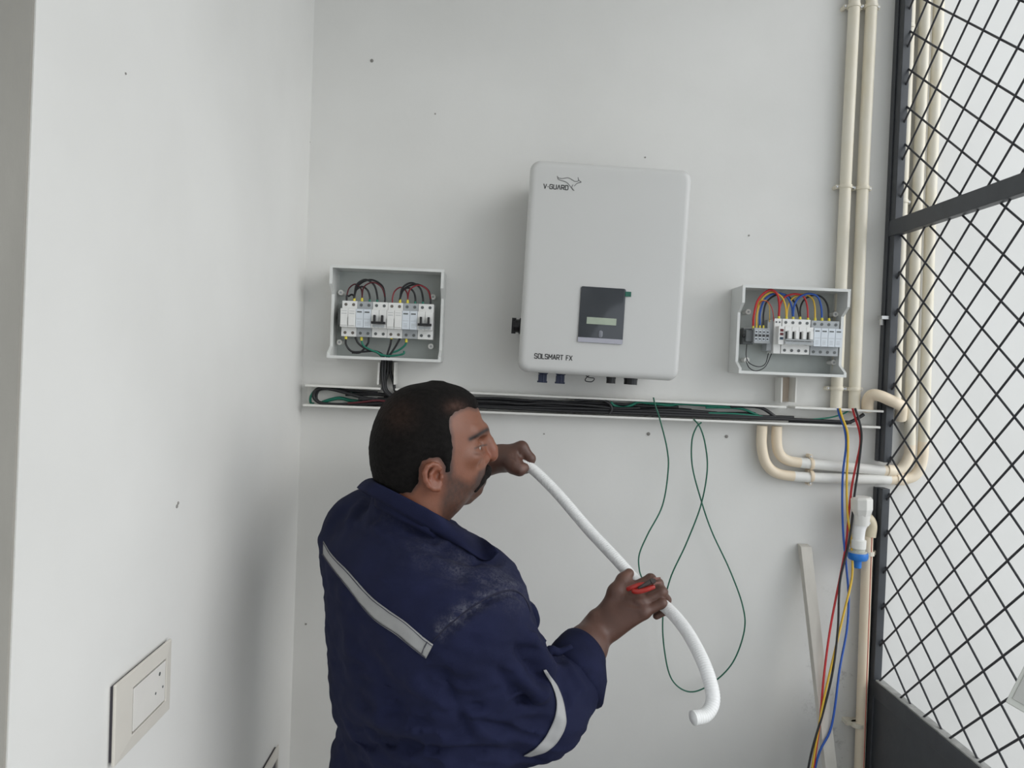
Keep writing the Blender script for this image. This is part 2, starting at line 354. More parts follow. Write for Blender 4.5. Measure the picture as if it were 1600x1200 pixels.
MB().tube(spline([(-.023, -.07, -IH / 2 + .006), (-.012, -.075, -IH / 2 - .004), (.002, -.08, -IH / 2 - .006), (-.003, -.08, -IH / 2 - .014), (-.018, -.08, -IH / 2 - .013), (-.016, -.08, -IH / 2 - .005), (-.004, -.08, -IH / 2 + .004)], 6), .0011, 6).build('tie_loop', BLACKP, inv)

# ------------------------------------------------------------------ distribution boxes
def dist_box(name, label, TL, TR, BR, BL, yf, flaps):
    ctr = (at(*TL, yf) + at(*TR, yf) + at(*BR, yf) + at(*BL, yf)) / 4
    x0 = (at(*TL, yf)[0] + at(*BL, yf)[0]) / 2; x1 = (at(*TR, yf)[0] + at(*BR, yf)[0]) / 2
    z1 = (at(*TL, yf)[2] + at(*TR, yf)[2]) / 2; z0 = (at(*BL, yf)[2] + at(*BR, yf)[2]) / 2
    L = (ctr[0], YW, z0)
    r = root(name, L, label, 'distribution box')
    t = .0032; H = z1 - z0
    def bp(part, mb, mat=BOXG, bev=.0008): return mb.build(part, mat, r, bevel=bev, loc=L)
    bp('back_panel', MB().box((x0 + t, YW - .006, z0 + t), (x1 - t, YW - .001, z1 - t)), BOXIN, 0)
    cut = .028                       # the flanks are cut back between top and bottom
    pr = [(YW - .001, z0), (yf, z0), (yf, z0 + H * .05), (yf + cut, z0 + H * .13), (yf + cut, z0 + H * .70), (yf, z0 + H * .80), (yf, z1), (YW - .001, z1)]
    for xa, xb in ((x0, x0 + t), (x1 - t, x1)): bp('side_wall', MB().prism(pr, 0, xa, xb))
    bp('top_wall', MB().box((x0 + t, yf, z1 - t), (x1 - t, YW - .001, z1)))
    bp('bottom_wall', MB().box((x0 + t, yf, z0), (x1 - t, YW - .001, z0 + t)))
    # rim lip
    lip = MB(); q = .0022
    for xa, xb in ((x0 - .001, x0 + t + q), (x1 - t - q, x1 + .001)):
        for i in range(1, 6):
            (ya, za), (yb, zb) = pr[i], pr[i + 1]
            lip.hexa([(xa, ya - .0012, za), (xb, ya - .0012, za), (xb, yb - .0012, zb), (xa, yb - .0012, zb), (xa, ya + .0018, za), (xb, ya + .0018, za), (xb, yb + .0018, zb), (xa, yb + .0018, zb)])
    lip.box((x0 - .0012, yf - .0014, z1 - t - q), (x1 + .0012, yf + .0020, z1 + .001)); lip.box((x0 - .0012, yf - .0014, z0 - .001), (x1 + .0012, yf + .0020, z0 + t + q))
    bp('rim', lip, BOXG, 0)
    return r, L
def boss(r, L, px, py, yb):
    p = at(px, py, yb - .03)
    b = MB().lathe((p[0], yb, p[2]), (p[0], yb - .03, p[2]), [(0, .0055), (.9, .0055), (.93, .0068), (1, .0064)], 16).build('screw_post', PVC, r, smooth=40, loc=L)
    MB().lathe((p[0], yb - .0302, p[2]), (p[0], yb - .0312, p[2]), [(0, .0026), (1, .0024)], 10).build('screw', MODG, b, loc=L)
MW = .0176
def module(r, L, c, kind, n=1, name='breaker', wd=MW):   # c: centre on the rail plane; n poles
    x, y, z = c; W = wd * n; top = z + .0415; bot = z - .0415
    base = {'fuse': MODW, 'spd': MODG, 'mcb': MODW, 'mcb4': MODW}[kind]
    frontm = {'fuse': MODW, 'spd': MODB, 'mcb': MODW, 'mcb4': MODW}[kind]
    g = .0003
    body = MB().box((x - W / 2 + g, y - .042, bot), (x + W / 2 - g, y, top)).build(name, base, r, bevel=.0005, loc=L)
    for k in range(n):
        xa = x - W / 2 + k * wd; xc = xa + wd / 2
        f = MB().box((xa + g, y - .060, z - .0205), (xa + wd - g, y - .041, z + .0225)).build('front', frontm, body, bevel=.0006, loc=L)
        for zz in (top - .0085, bot + .0085):
            MB().lathe((xc, y - .0418, zz), (xc, y - .0428, zz), [(0, .0037), (1, .0036)], 10).build('terminal', DARKG if kind != 'fuse' else M('brass_grey', (0.16, 0.14, 0.12), .5), body, loc=L)
        if kind == 'fuse':
            MB().box((xa + .0014, y - .0632, z - .0165), (xa + wd - .0014, y - .0598, z + .0035)).build('fuse_carrier', MODW, body, bevel=.0008, loc=L)
            MB().box((xa + .003, y - .0604, z + .0105), (xa + wd - .003, y - .0598, z + .0115)).build('print_line', MODG, body, loc=L)
            MB().box((xa + .003, y - .0604, z + .0165), (xa + wd - .003, y - .0598, z + .0172)).build('print_line', MODG, body, loc=L)
        if kind == 'spd':
            MB().box((xa + .003, y - .0607, z + .0140), (xa + wd - .004, y - .0598, z + .0170)).build('print_mark', DARKG, body, loc=L)
            MB().box((xa + .0022, y - .0604, z - .0010), (xa + wd - .0022, y - .0598, z - .0003)).build('print_line', MODG, body, loc=L)
            for q in range(3): MB().box((xa + .0040, y - .0604, z - .0150 + q * .0035), (xa + wd - .0055, y - .0598, z - .0143 + q * .0035)).build('print_line', MODG, body, loc=L)
        if kind == 'mcb':
            MB().box((xc - .0024, y - .0700, z - .0080), (xc + .0024, y - .0595, z + .0095)).build('toggle', BLACKP, body, bevel=.0006, loc=L)
            MB().lathe((xc, y - .0600, z - .0165), (xc, y - .0606, z - .0165), [(0, .003), (1, .003)], 8).build('rivet', MODG, body, loc=L)
        if kind == 'mcb4':
            MB().box((xc - .0030, y - .0690, z - .0070), (xc + .0052, y - .0595, z + .0125)).build('toggle', MODW, body, bevel=.0012, loc=L)
            MB().box((xc - .0068, y - .0606, z - .0070), (xc - .0032, y - .0596, z + .0105)).build('slot', BLACKP, body, loc=L)
    if kind == 'mcb':
        MB().box((x - W / 2 + .002, y - .0688, z - .0110), (x + W / 2 - .002, y - .0600, z - .0055)).build('tie_bar', BLACKP, body, bevel=.0006, loc=L)
        MB().box((x - W / 2 + .004, y - .0620, z - .0185), (x + W / 2 - .004, y - .0598, z - .0125)).build('window', MODG, body, loc=L)
    if kind == 'mcb4':
        MB().box((x - W / 2 + .001, y - .0680, z - .0105), (x + W / 2 - .001, y - .0600, z - .0072)).build('tie_bar', MODG, body, bevel=.0006, loc=L)
        MB().box((x - W / 2 + .001, y - .0640, z - .0190), (x + W / 2 - .001, y - .0598, z - .0125)).build('label_strip', MODG, body, loc=L)
        for k in range(4): MB().box((x - W / 2 + .004 + k * wd, y - .0632, z - .0158), (x - W / 2 + .012 + k * wd, y - .0600, z - .0118)).build('rivet', DARKG, body, loc=L)
    return body
def ferr(r, L, p, m=FERR, l=.008, rad=.0032):
    MB().lathe((p[0], p[1], p[2] - .003), (p[0], p[1], p[2] + l), [(0, rad), (.6, rad), (1, rad * .8)], 10).build('ferrule', m, r, smooth=40, loc=L)
def wirep(r, L, pts, rad, m, name='jumper_wire', per=7): return MB().tube(spline(pts, per), rad, 8).build(name, m, r, smooth=60, loc=L)

# --- left box
YF1 = 1.71
db1, L1 = dist_box('distribution_box', 'open grey distribution box of breakers left of the inverter', (516, 413), (693, 423), (688, 566), (512, 558), YF1, True)
def z1(x, y, Y): return at(480 + x * .23324, 390 + y * .23333, Y)
for p in ((225, 287), (842, 317), (215, 620), (828, 648)): boss(db1, L1, 480 + p[0] * .23324, 390 + p[1] * .23333, YW - .006)
YR = YW - .022                                        # DIN rail plane
a, b = z1(205, 450, YR - .002), z1(850, 480, YR - .002)
MB().box((a[0], YR, (a[2] + b[2]) / 2 - .0175), (b[0], YR + .016, (a[2] + b[2]) / 2 + .0175)).build('din_rail', STEEL, db1, loc=L1)
cl = z1(216, 455, YR - .03); MB().box((cl[0] - .004, YR - .03, cl[2] - .018), (cl[0] + .003, YR, cl[2] + .018)).build('end_stop', DARKG, db1, loc=L1)
ca, cb = z1(231, 462, YR - .042), z1(845, 483, YR - .042)
W1 = (cb[0] - ca[0]) / 12
for k, (kind, nm) in enumerate((('fuse', 'fuse_holder'), ('spd', 'surge_arrester'), ('mcb', 'breaker')) * 2):
    f_ = (2 * k + 1) / 12; module(db1, L1, (ca[0] + (cb[0] - ca[0]) * f_, YR, ca[2] + (cb[2] - ca[2]) * .5), kind, 2, nm, W1)
zc1 = (ca[2] + cb[2]) / 2
def t1(k, top=True): return np.array([ca[0] + W1 * (k - .5), YR - .036, zc1 + (.042 if top else -.042)])
for a_, b_, hz, m, dy in ((1, 3, .040, MAROON, .004), (2, 4, .034, BLACKC, -.004), (2, 5, .050, BLACKC, -.010), (3, 6, .044, MAROON, -.014), (2, 6, .052, BLACKC, .006),
                          (7, 9, .037, MAROON, .004), (8, 10, .036, BLACKC, -.004), (8, 11, .047, BLACKC, -.010), (9, 12, .042, MAROON, -.014), (8, 12, .046, BLACKC, .006), (1, 2, .016, BLACKC, .012)):
    p, q = t1(a_), t1(b_); u = np.array([0, dy, 0])
    mcol = DRED if (m is MAROON and a_ in (7, 9)) else m
    wirep(db1, L1, [p, p + [0, 0, .012], p + (q - p) * .12 + [0, 0, hz * .75] + u, p + (q - p) * .5 + [0, 0, hz] + u, q + (p - q) * .12 + [0, 0, hz * .75] + u, q + [0, 0, .012], q], .0023 if m is BLACKC else .0017, MAROON if m is MAROON and a_ < 7 else mcol)
for k in (2, 3, 8, 9): ferr(db1, L1, t1(k))
for k in (4, 5, 10, 11): ferr(db1, L1, t1(k), GREENC, .005, .0028)
for pts, m in (([(258, 590), (262, 640), (300, 682), (370, 684), (450, 680), (500, 700), (520, 735)], BLACKC), ([(322, 585), (345, 630), (400, 668), (470, 690), (515, 735)], BLACKC),
               ([(364, 600), (375, 640), (420, 670), (480, 695), (510, 735)], GREENC), ([(412, 585), (408, 625), (380, 665), (350, 690), (300, 690)], BLACKC),
               ([(566, 590), (556, 640), (540, 690), (530, 735)], BLACKC), ([(628, 580), (600, 635), (565, 690), (540, 735)], BLACKC), ([(664, 605), (655, 640), (610, 675), (560, 695), (535, 735)], GREENC),
               ([(460, 682), (500, 705), (560, 712), (640, 700), (650, 680)], GREENC)):
    wirep(db1, L1, [z1(x, y, YR - .036 + .002 * i) for i, (x, y) in enumerate(pts)], .0024, m)
for x, y in ((260, 580), (364, 590), (566, 580), (664, 602)):
    p = z1(x, y, YR - .036); ferr(db1, L1, (p[0], p[1], p[2] - .004))

# --- right box
YF2 = 1.716
db2, L2 = dist_box('distribution_box', 'open grey distribution box with red, yellow and blue jumper wires', (1160, 446), (1327, 452), (1323, 589), (1156, 583), YF2, True)
def z2(x, y, Y): return at(1120 + x * .21667, 420 + y * .21667, Y)
for p in ((228, 310), (857, 328), (217, 657), (845, 675)): boss(db2, L2, 1120 + p[0] * .21667, 420 + p[1] * .21667, YW - .006)
a, b = z2(190, 480, YR), z2(890, 500, YR)
MB().box((a[0], YR, (a[2] + b[2]) / 2 - .0175), (b[0], YR + .016, (a[2] + b[2]) / 2 + .0175)).build('din_rail', STEEL, db2, loc=L2)
yt = YR - .042
p0, p1 = z2(467, 488, yt), z2(672, 492, yt); W2 = (p1[0] - p0[0]) / 4
zc2 = (p0[2] + p1[2]) / 2
module(db2, L2, ((p0[0] + p1[0]) / 2, YR, zc2), 'mcb4', 4, 'breaker', W2)
p2, p3 = z2(676, 492, yt), z2(880, 496, yt)
module(db2, L2, ((p2[0] + p3[0]) / 2, YR, zc2 - .001), 'spd', 4, 'surge_arrester', (p3[0] - p2[0]) / 4)
# voltage indicator
p4, p5 = z2(412, 480, yt), z2(464, 480, yt); xm = (p4[0] + p5[0]) / 2
vi = MB().box((p4[0], YR - .042, zc2 - .0415), (p5[0] - .0003, YR, zc2 + .0415)).build('voltage_indicator', MODW, db2, bevel=.0005, loc=L2)
MB().box((p4[0] + .004, YR - .060, zc2 - .0205), (p5[0], YR - .041, zc2 + .0225)).build('front', MODW, vi, bevel=.0005, loc=L2)
for dz, m in ((.013, M('dark_red_window', (0.12, 0.01, 0.012), 0.2)), (.004, MATS['dark_red_window']), (-.006, M('dark_blue_window', (0.015, 0.05, 0.09), 0.2))):
    MB().box((p4[0] + .0075, YR - .0608, zc2 + dz - .003), (p5[0] - .002, YR - .0598, zc2 + dz + .003)).build('window', m, vi, loc=L2)
for sx in (.25, .7):
    MB().lathe((p4[0] + (p5[0] - p4[0]) * sx, YR - .0418, zc2 + .033), (p4[0] + (p5[0] - p4[0]) * sx, YR - .0428, zc2 + .033), [(0, .0022), (1, .0022)], 8).build('terminal', DARKG, vi, loc=L2)
gp = z2(385, 480, yt); MB().box((gp[0] - .0045, YR - .034, zc2 - .036), (p4[0] - .0004, YR, zc2 + .038)).build('end_plate', MODG, db2, bevel=.0006, loc=L2)
# terminal blocks
ta, tb_ = z2(272, 425, YR - .042), z2(384, 540, YR - .042)
TBK = MB().box((ta[0], YR - .042, tb_[2]), (tb_[0], YR, ta[2])).build('terminal_block', MODG, db2, bevel=.0008, loc=L2)
for k in range(4):
    xx = ta[0] + (tb_[0] - ta[0]) * (k + .5) / 4.3
    for fz in (.28, .74):
        zz = tb_[2] + (ta[2] - tb_[2]) * fz
        MB().box((xx - .0027, YR - .0432, zz - .0038), (xx + .0027, YR - .0418, zz + .0038)).build('terminal_face', MODB, TBK, loc=L2)
        MB().lathe((xx, YR - .0430, zz), (xx, YR - .0440, zz), [(0, .0021), (1, .0021)], 8).build('terminal', BLACKP, TBK, loc=L2)
    zz = tb_[2] + (ta[2] - tb_[2]) * .51; MB().box((xx - .0027, YR - .0436, zz - .0022), (xx + .0027, YR - .0418, zz + .0022)).build('slot', BLACKP, TBK, loc=L2)
da, db_ = z2(200, 428, YR - .03), z2(268, 545, YR - .03)
ES = MB().box((da[0], YR - .024, db_[2]), (db_[0], YR, da[2])).box((da[0] + .003, YR - .034, db_[2] + .006), (db_[0] - .001, YR - .02, da[2] - .004)).build('end_stop', DARKG, db2, bevel=.0012, loc=L2)
MB().lathe((da[0] + .001, YR - .030, (da[2] + db_[2]) / 2), (da[0] - .004, YR - .030, (da[2] + db_[2]) / 2), [(0, .004), (1, .004)], 8).build('screw', BLACKP, ES, loc=L2)
YJ = YR - .034
for pts, m, rad, y in (([(262, 415), (268, 330), (300, 220), (375, 155), (430, 175), (450, 250), (447, 350)], REDC, .0027, -.010), ([(286, 412), (290, 320), (322, 220), (395, 168), (465, 200), (495, 270), (502, 355)], YELC, .0021, -.006),
                       ([(311, 410), (312, 320), (345, 225), (420, 178), (500, 195), (538, 265), (549, 355)], BLUEC, .0024, -.002), ([(336, 410), (338, 320), (360, 240), (425, 190), (500, 190), (570, 255), (598, 355)], BLACKC, .0022, .002),
                       ([(449, 350), (455, 270), (490, 205), (560, 182), (625, 200), (652, 270), (657, 365)], REDC, .0022, -.004), ([(503, 355), (515, 270), (550, 210), (620, 183), (685, 210), (706, 270), (709, 365)], YELC, .0021, .0),
                       ([(550, 355), (558, 270), (590, 210), (660, 180), (725, 200), (752, 270), (758, 365)], BLUEC, .0024, -.006), ([(602, 355), (606, 270), (640, 215), (705, 190), (765, 210), (800, 270), (808, 365)], BLACKC, .0022, .004),
                       ([(292, 300), (300, 240), (350, 228), (378, 270), (380, 385)], YELC, .0009, -.012), ([(300, 300), (320, 236), (370, 240), (402, 300), (412, 385)], REDC, .0009, -.013),
                       ([(216, 545), (212, 630), (235, 680), (300, 706), (350, 685), (372, 610)], BLACKC, .0011, -.012), ([(210, 665), (235, 715), (285, 736), (350, 705), (395, 612)], BLACKC, .0011, -.014)):
    n_ = len(pts); wirep(db2, L2, [z2(x_, y_, YJ + y * math.sin(math.pi * i / (n_ - 1)) * 1.6) for i, (x_, y_) in enumerate(pts)], rad, m)
for x_, y_, m in ((447, 360, FERR), (502, 362, FERR), (550, 364, FERR), (600, 364, FERR), (657, 372, FERR), (709, 372, FERR), (758, 372, FERR), (808, 374, FERR)):
    p = z2(x_, y_, YJ - .001); ferr(db2, L2, p, m, .006)
for x_ in (262, 286, 311, 336):
    p = z2(x_, 420, YJ - .001); ferr(db2, L2, p, FERR, .004, .0022)

# ------------------------------------------------------------------ cable trunking
YT = YW - .043
def bar(mb, p, q, th, y0, y1):        # flange between two points, thickness th in z
    return mb.hexa([(p[0], y0, p[2] - th / 2), (q[0], y0, q[2] - th / 2), (q[0], y0, q[2] + th / 2), (p[0], y0, p[2] + th / 2),
                    (p[0], y1, p[2] - th / 2), (q[0], y1, q[2] - th / 2), (q[0], y1, q[2] + th / 2), (p[0], y1, p[2] + th / 2)])
TH = .0052
ta_, tb2 = at(474, 602, YT), at(1381, 643, YT); ba_, bb_ = at(473, 633, YT), at(1376, 668, YT)
def on(p, q, px): 
    x = None
    for f in np.linspace(0, 1, 400):
        r_ = p + (q - p) * f
        if proj(r_)[0] >= px: return r_
    return q
trk = root('cable_trunking', (ta_[0], YW, (ba_[2] + bb_[2]) / 2), 'long white open cable trunking across the back wall', 'cable trunking')
LT = trk.location
MB().hexa([(ba_[0], YW - .003, ba_[2]), (bb_[0], YW - .003, bb_[2]), (tb2[0], YW - .003, tb2[2]), (ta_[0], YW - .003, ta_[2]), (ba_[0], YW - .0003, ba_[2]), (bb_[0], YW - .0003, bb_[2]), (tb2[0], YW - .0003, tb2[2]), (ta_[0], YW - .0003, ta_[2])]).build('back_plate', PVC, trk, loc=LT)
bar(MB(), ba_, bb_, TH, YT, YW - .003).build('bottom_flange', PVC, trk, bevel=.0008, loc=LT)
for a_, b_ in ((474, 594), (616, 1228), (1242, 1381)):
    bar(MB(), on(ta_, tb2, a_), on(ta_, tb2, b_), TH, YT, YW - .003).build('top_flange', PVC, trk, bevel=.0008, loc=LT)
s0 = at(940, 628, YW - .005); MB().lathe((s0[0], YW - .003, s0[2]), (s0[0], YW - .007, s0[2]), [(0, .004), (1, .003)], 10).build('screw', STEEL, trk, loc=LT)
def stub(label, xa, xb, y0, y1, back):
    a_ = at(xa[0], y0, YT); b_ = at(xb[0], y0, YT); c_ = at(xa[1], y1, YT); d_ = at(xb[1], y1, YT)
    r = root('trunking_stub', ((a_[0] + b_[0]) / 2, YW, c_[2]), label, 'cable trunking'); L = r.location
    for p, q in ((a_, c_), (b_, d_)):
        t = .002
        MB().hexa([(p[0] - t, YT, p[2]), (p[0] + t, YT, p[2]), (q[0] + t, YT, q[2]), (q[0] - t, YT, q[2]), (p[0] - t, YW - .003, p[2]), (p[0] + t, YW - .003, p[2]), (q[0] + t, YW - .003, q[2]), (q[0] - t, YW - .003, q[2])]).build('side_flange', PVC, r, bevel=.0006, loc=L)
    MB().hexa([(a_[0], YW - .003, a_[2]), (b_[0], YW - .003, b_[2]), (d_[0], YW - .003, d_[2]), (c_[0], YW - .003, c_[2]), (a_[0], YW - .0003, a_[2]), (b_[0], YW - .0003, b_[2]), (d_[0], YW - .0003, d_[2]), (c_[0], YW - .0003, c_[2])]).build('back_plate', back, r, loc=L)
    return r
stub('short upright trunking full of black cables under the left box', (592, 590), (617, 616), 566, 601, PVC)
stub('short empty upright trunking under the right box', (1222, 1221), (1245, 1243), 590, 629, M('tan_plate', (0.62, 0.52, 0.43), .5))

def cable(label, pts, rad, m, Y, name='cable', group=None, cat='cable', per=8, dy=0):
    P = [at(p[0], p[1], p[2] if len(p) > 2 else Y) for p in pts]
    S = spline(P, per); b0 = S[0]
    o_ = MB().tube(S, rad, 10).build(name, m, None, smooth=60, loc=b0)
    return tag(o_, label, cat, group)
g = 'black cables lying in the trunking'
cl_ = 'black cable among the bundle lying in the long trunking'
def run(f0, amp, seed, x0=640, x1=1200):      # a cable along the trunking at height fraction f0
    rnd = random.Random(seed); out = []
    xs = np.linspace(x0, x1, 9)
    for i, x in enumerate(xs):
        f = min(.9, max(.09, f0 + amp * rnd.uniform(-1, 1)))
        yt_ = 602 + (x - 474) * 41 / 907 + 4; yb_ = 633 + (x - 473) * 35 / 903 - 4
        out.append((float(x), yb_ + (yt_ - yb_) * f))
    return out
for i, (f0, am, sd, y, xa, xb) in enumerate(((.16, .04, 1, 1.768, 600, 1330), (.34, .06, 2, 1.770, 560, 1240), (.50, .10, 3, 1.774, 590, 1120), (.20, .06, 4, 1.782, 610, 1200), (.42, .12, 5, 1.784, 600, 1180), (.62, .10, 6, 1.784, 600, 1080), (.72, .08, 8, 1.782, 540, 960), (.82, .04, 9, 1.776, 620, 1060), (.60, .12, 10, 1.766, 700, 1000))):
    cable(cl_, run(f0, am, sd, xa, xb), .0042 if i < 7 else .0034, BLACKC, y, group=g)
def zl(x, y): return (380 + x * .23333, 560 + y * .23333)
cable('black cable turned back in a wide loop at the left trunking end', [zl(*p) for p in ((1100, 290), (900, 300), (700, 308), (540, 303), (478, 270), (478, 225), (520, 200), (620, 212), (800, 262), (960, 285))], .0042, BLACKC, 1.770)
cable('thin black cable inside the wide loop at the left trunking end', [zl(*p) for p in ((1000, 305), (760, 315), (560, 308), (500, 285), (492, 240), (530, 205), (700, 215), (900, 230))], .0034, BLACKC, 1.780)
cable('maroon cable beside the loop at the left trunking end', [zl(*p) for p in ((700, 300), (800, 292), (900, 282), (1010, 296))], .0024, MAROON, 1.762)
cable('green cable folded at the extreme left end of the trunking', [zl(*p) for p in ((880, 238), (740, 222), (600, 200), (500, 205), (455, 250), (452, 295), (475, 305))], .0030, GREENC, 1.785)
cable('green flattened cable lying within the left loop', [zl(*p) for p in ((530, 295), (590, 275), (650, 266), (720, 282), (800, 290))], .0042, GREENC, 1.788)
def zt(x, y): return (800 + x * .175, 540 + y * .175)
cable('bright green cable waving in the trunking below the inverter', [zt(*p) for p in ((880, 505), (920, 540), (1000, 555), (1070, 530), (1130, 505), (1250, 515), (1400, 530), (1500, 520), (1700, 530), (2050, 560))], .0036, GREENC, 1.774)
cable('black cable curling down in the trunking below the inverter', [zt(*p) for p in ((560, 490), (700, 482), (800, 485), (870, 520), (890, 570), (870, 610))], .0034, BLACKC, 1.764)
def zz2(x, y): return (1120 + x * .21667, 420 + y * .21667)
cable('thick black cable bending into the trunking beneath the right box', [zz2(*p) for p in ((100, 992), (220, 990), (310, 1000), (370, 1030), (420, 1068))], .0042, BLACKC, 1.770)
cable('green cable sagging to the right end of the trunking', [zz2(*p) for p in ((-60, 1040), (120, 1045), (300, 1060), (480, 1078), (650, 1086), (800, 1075), (900, 1050), (955, 1022))], .0019, GREENC, 1.768)
cable('black cable rising at the right end of the trunking', [zz2(*p) for p in ((520, 1108), (700, 1112), (860, 1118), (960, 1105), (1020, 1075), (1060, 1050))], .0042, BLACKC, 1.772)
cable('green cable crossing the trunking under the right box', [zz2(*p) for p in ((-80, 1000), (60, 1000), (180, 1010), (260, 1040), (320, 1066))], .0030, GREENC, 1.776)
for i, (x0, dx) in enumerate(((596, 2), (600, 1), (605, -3), (609, 6))):
    cable('black cable dropping through the short trunking below the left box', [(x0 + 2, 560), (x0 + 1, 580), (x0 + dx, 598), (x0 + dx + 4, 612), (x0 + dx + 22, 622), (x0 + dx + 60, 626)], .0038, BLACKC, 1.766 + i * .004, group='black cables dropping from the left box')

# ------------------------------------------------------------------ hanging wires
cable('thin green wire hanging straight from the trunking towards the pliers', [(1021, 621, 1.752), (1024, 634, 1.750), (1031, 655, 1.750), (1042, 700, 1.755), (1044, 735, 1.76), (1035, 790, 1.76), (1012, 835, 1.75), (999, 866, 1.74), (999, 890, 1.73), (1004, 906, 1.72)], .0018, DGREEN, 1.75, 'hanging_wire', cat='wire')
cable('thin green wire hanging in a large twisted loop', [(1096, 660, 1.752), (1088, 668, 1.75), (1081, 690, 1.75), (1082, 730, 1.765), (1095, 780, 1.775), (1112, 830, 1.775), (1140, 890, 1.775), (1160, 945, 1.775), (1163, 985, 1.775), (1145, 1035, 1.775), (1112, 1068, 1.775), (1078, 1081, 1.775), (1050, 1062, 1.77), (1038, 1015, 1.765), (1036, 960, 1.76), (1047, 905, 1.76), (1072, 850, 1.765), (1095, 790, 1.768), (1105, 735, 1.765), (1102, 695, 1.755), (1094, 668, 1.748), (1084, 655, 1.757)], .0018, DGREEN, 1.75, 'hanging_wire', cat='wire')
def hang(label, pts, m, Y0=1.752, rad=.0026):
    n_ = len(pts); P = []
    for i, p in enumerate(pts): P.append((p[0], p[1], Y0 - .0 - .10 * max(0, (p[1] - 840) / 360.0)))
    W = [at(*p) for p in P]
    last = W[-1]; W += [last + [-.03, -.02, -.25], [last[0] - .05, last[1] - .05, .25], [last[0] - .06, last[1] - .12, .012], [last[0] - .09, last[1] - .3, .008]]
    S = spline(W, 8); tag(MB().tube(S, rad, 10).build('hanging_wire', m, None, smooth=60, loc=S[-1]), label, 'wire')
hang('blue wire hanging from the right end of the trunking', [(1309, 638), (1312, 650), (1319, 668), (1322, 695), (1317, 740), (1316, 790), (1318, 840), (1322, 880), (1326, 935), (1323, 985), (1312, 1045), (1299, 1135), (1274, 1198)], BLUEC, 1.750)
hang('yellow wire hanging from the right end of the trunking', [(1312, 638), (1316, 652), (1324, 675), (1325, 705), (1323, 750), (1324, 800), (1328, 830), (1331, 860), (1332, 890), (1329, 915), (1318, 960), (1305, 1015), (1287, 1095), (1269, 1200)], YELC, 1.746)
hang('red wire hanging from the right end of the trunking', [(1332, 638), (1336, 652), (1343, 675), (1344, 695), (1338, 725), (1331, 760), (1326, 805), (1322, 850), (1313, 900), (1305, 940), (1296, 990), (1287, 1059), (1281, 1128), (1271, 1200)], REDC, 1.750)
hang('black wire hanging from the right end of the trunking', [(1336, 638), (1341, 652), (1346, 675), (1345, 700), (1340, 740), (1335, 775), (1331, 815), (1325, 855), (1314, 900), (1311, 930), (1309, 985), (1301, 1050), (1287, 1110), (1263, 1200)], BLACKC, 1.744)

# ------------------------------------------------------------------ conduits on the wall
def pipe(name, label, pts, r, m, Y, group=None, clips=(), cat='pipe', per=8, collars=(), segs=None):
    W = [at(p[0], p[1], p[2] if len(p) > 2 else Y) for p in pts]
    S = spline(W, per) if len(W) > 2 else W
    rt = root(name, S[-1], label, cat, group); L = S[-1]
    if not segs: segs = ((0, len(pts) - 1, m),)
    for (i0, i1, mm) in segs: MB().tube(S[i0 * per:i1 * per + 1] if len(W) > 2 else S, r, 18).build('tube' if len(segs) == 1 else 'pipe_section', mm, rt, smooth=50, loc=L)
    for (px, py, horiz) in clips:
        p = at(px, py, Y); c = MB()
        d = np.array([1, 0, 0]) if not horiz else np.array([0, 0, 1])
        ax = np.array([0, 0, 1]) if not horiz else np.array([1, 0, 0])
        # saddle strap round the pipe with two ears screwed to the wall
        c.lathe(p - ax * .0042, p + ax * .0042, [(0, r + .0018), (.25, r + .0024), (.75, r + .0024), (1, r + .0018)], 18)
        for s in (-1, 1):
            e = p + d * s * (r + .006); e[1] = YW
            c.tube([e, (e[0], min(YW - .004, p[1] + .002), e[2])], .0052, 10)
        k = c.build('clip', m, rt, smooth=40, loc=L)
        for s in (-1, 1):
            e = p + d * s * (r + .006)
            MB().lathe((e[0], min(YW - .0035, p[1] + .0015), e[2]), (e[0], min(YW - .0035, p[1] + .0015) - .002, e[2]), [(0, .0032), (1, .0026)], 8).build('screw', STEEL, k, loc=L)
    for q0, q1 in collars:
        a_, b_ = at(*q0), at(*q1); MB().lathe(a_, b_, [(0, r + .0022), (.9, r + .0022), (1, r + .0012)], 18).build('coupler', m, rt, smooth=40, loc=L)
    return rt
YP = YW - .019
pipe('conduit', 'inner cream conduit rising beside the right box, left one of the pair', [(1342, -200), (1335, 0), (1321, 290), (1306, 640)], .0135, CREAM, YP, 'paired conduits', ((1334, 10, 0), (1321, 292, 0), (1307, 607, 0)))
pipe('conduit', 'inner cream conduit rising beside the gate post, right one of the pair', [(1370, -200), (1362, 0), (1348, 292), (1334, 645)], .0135, CREAM, YP, 'paired conduits', ((1361, 10, 0), (1348, 294, 0), (1334, 608, 0)))
pipe('conduit', 'cream conduit bending from the trunking along the wall, upper one', [(1214, 666), (1213.5, 690), (1217, 707), (1228, 718), (1250, 723), (1300, 728), (1380, 735), (1399, 736), (1411, 730), (1419, 715), (1422, 695), (1423, 600), (1434, 300), (1446, 0), (1452, -200)], .0125, BEIGE, YW - .021, None, ((1267, 725, 1),), segs=((0, 4, BEIGE), (4, 6, PVC), (6, 10, BEIGE), (10, 14, CREAM)), collars=(((1386, 735, YW - .021), (1397, 736, YW - .021)),))
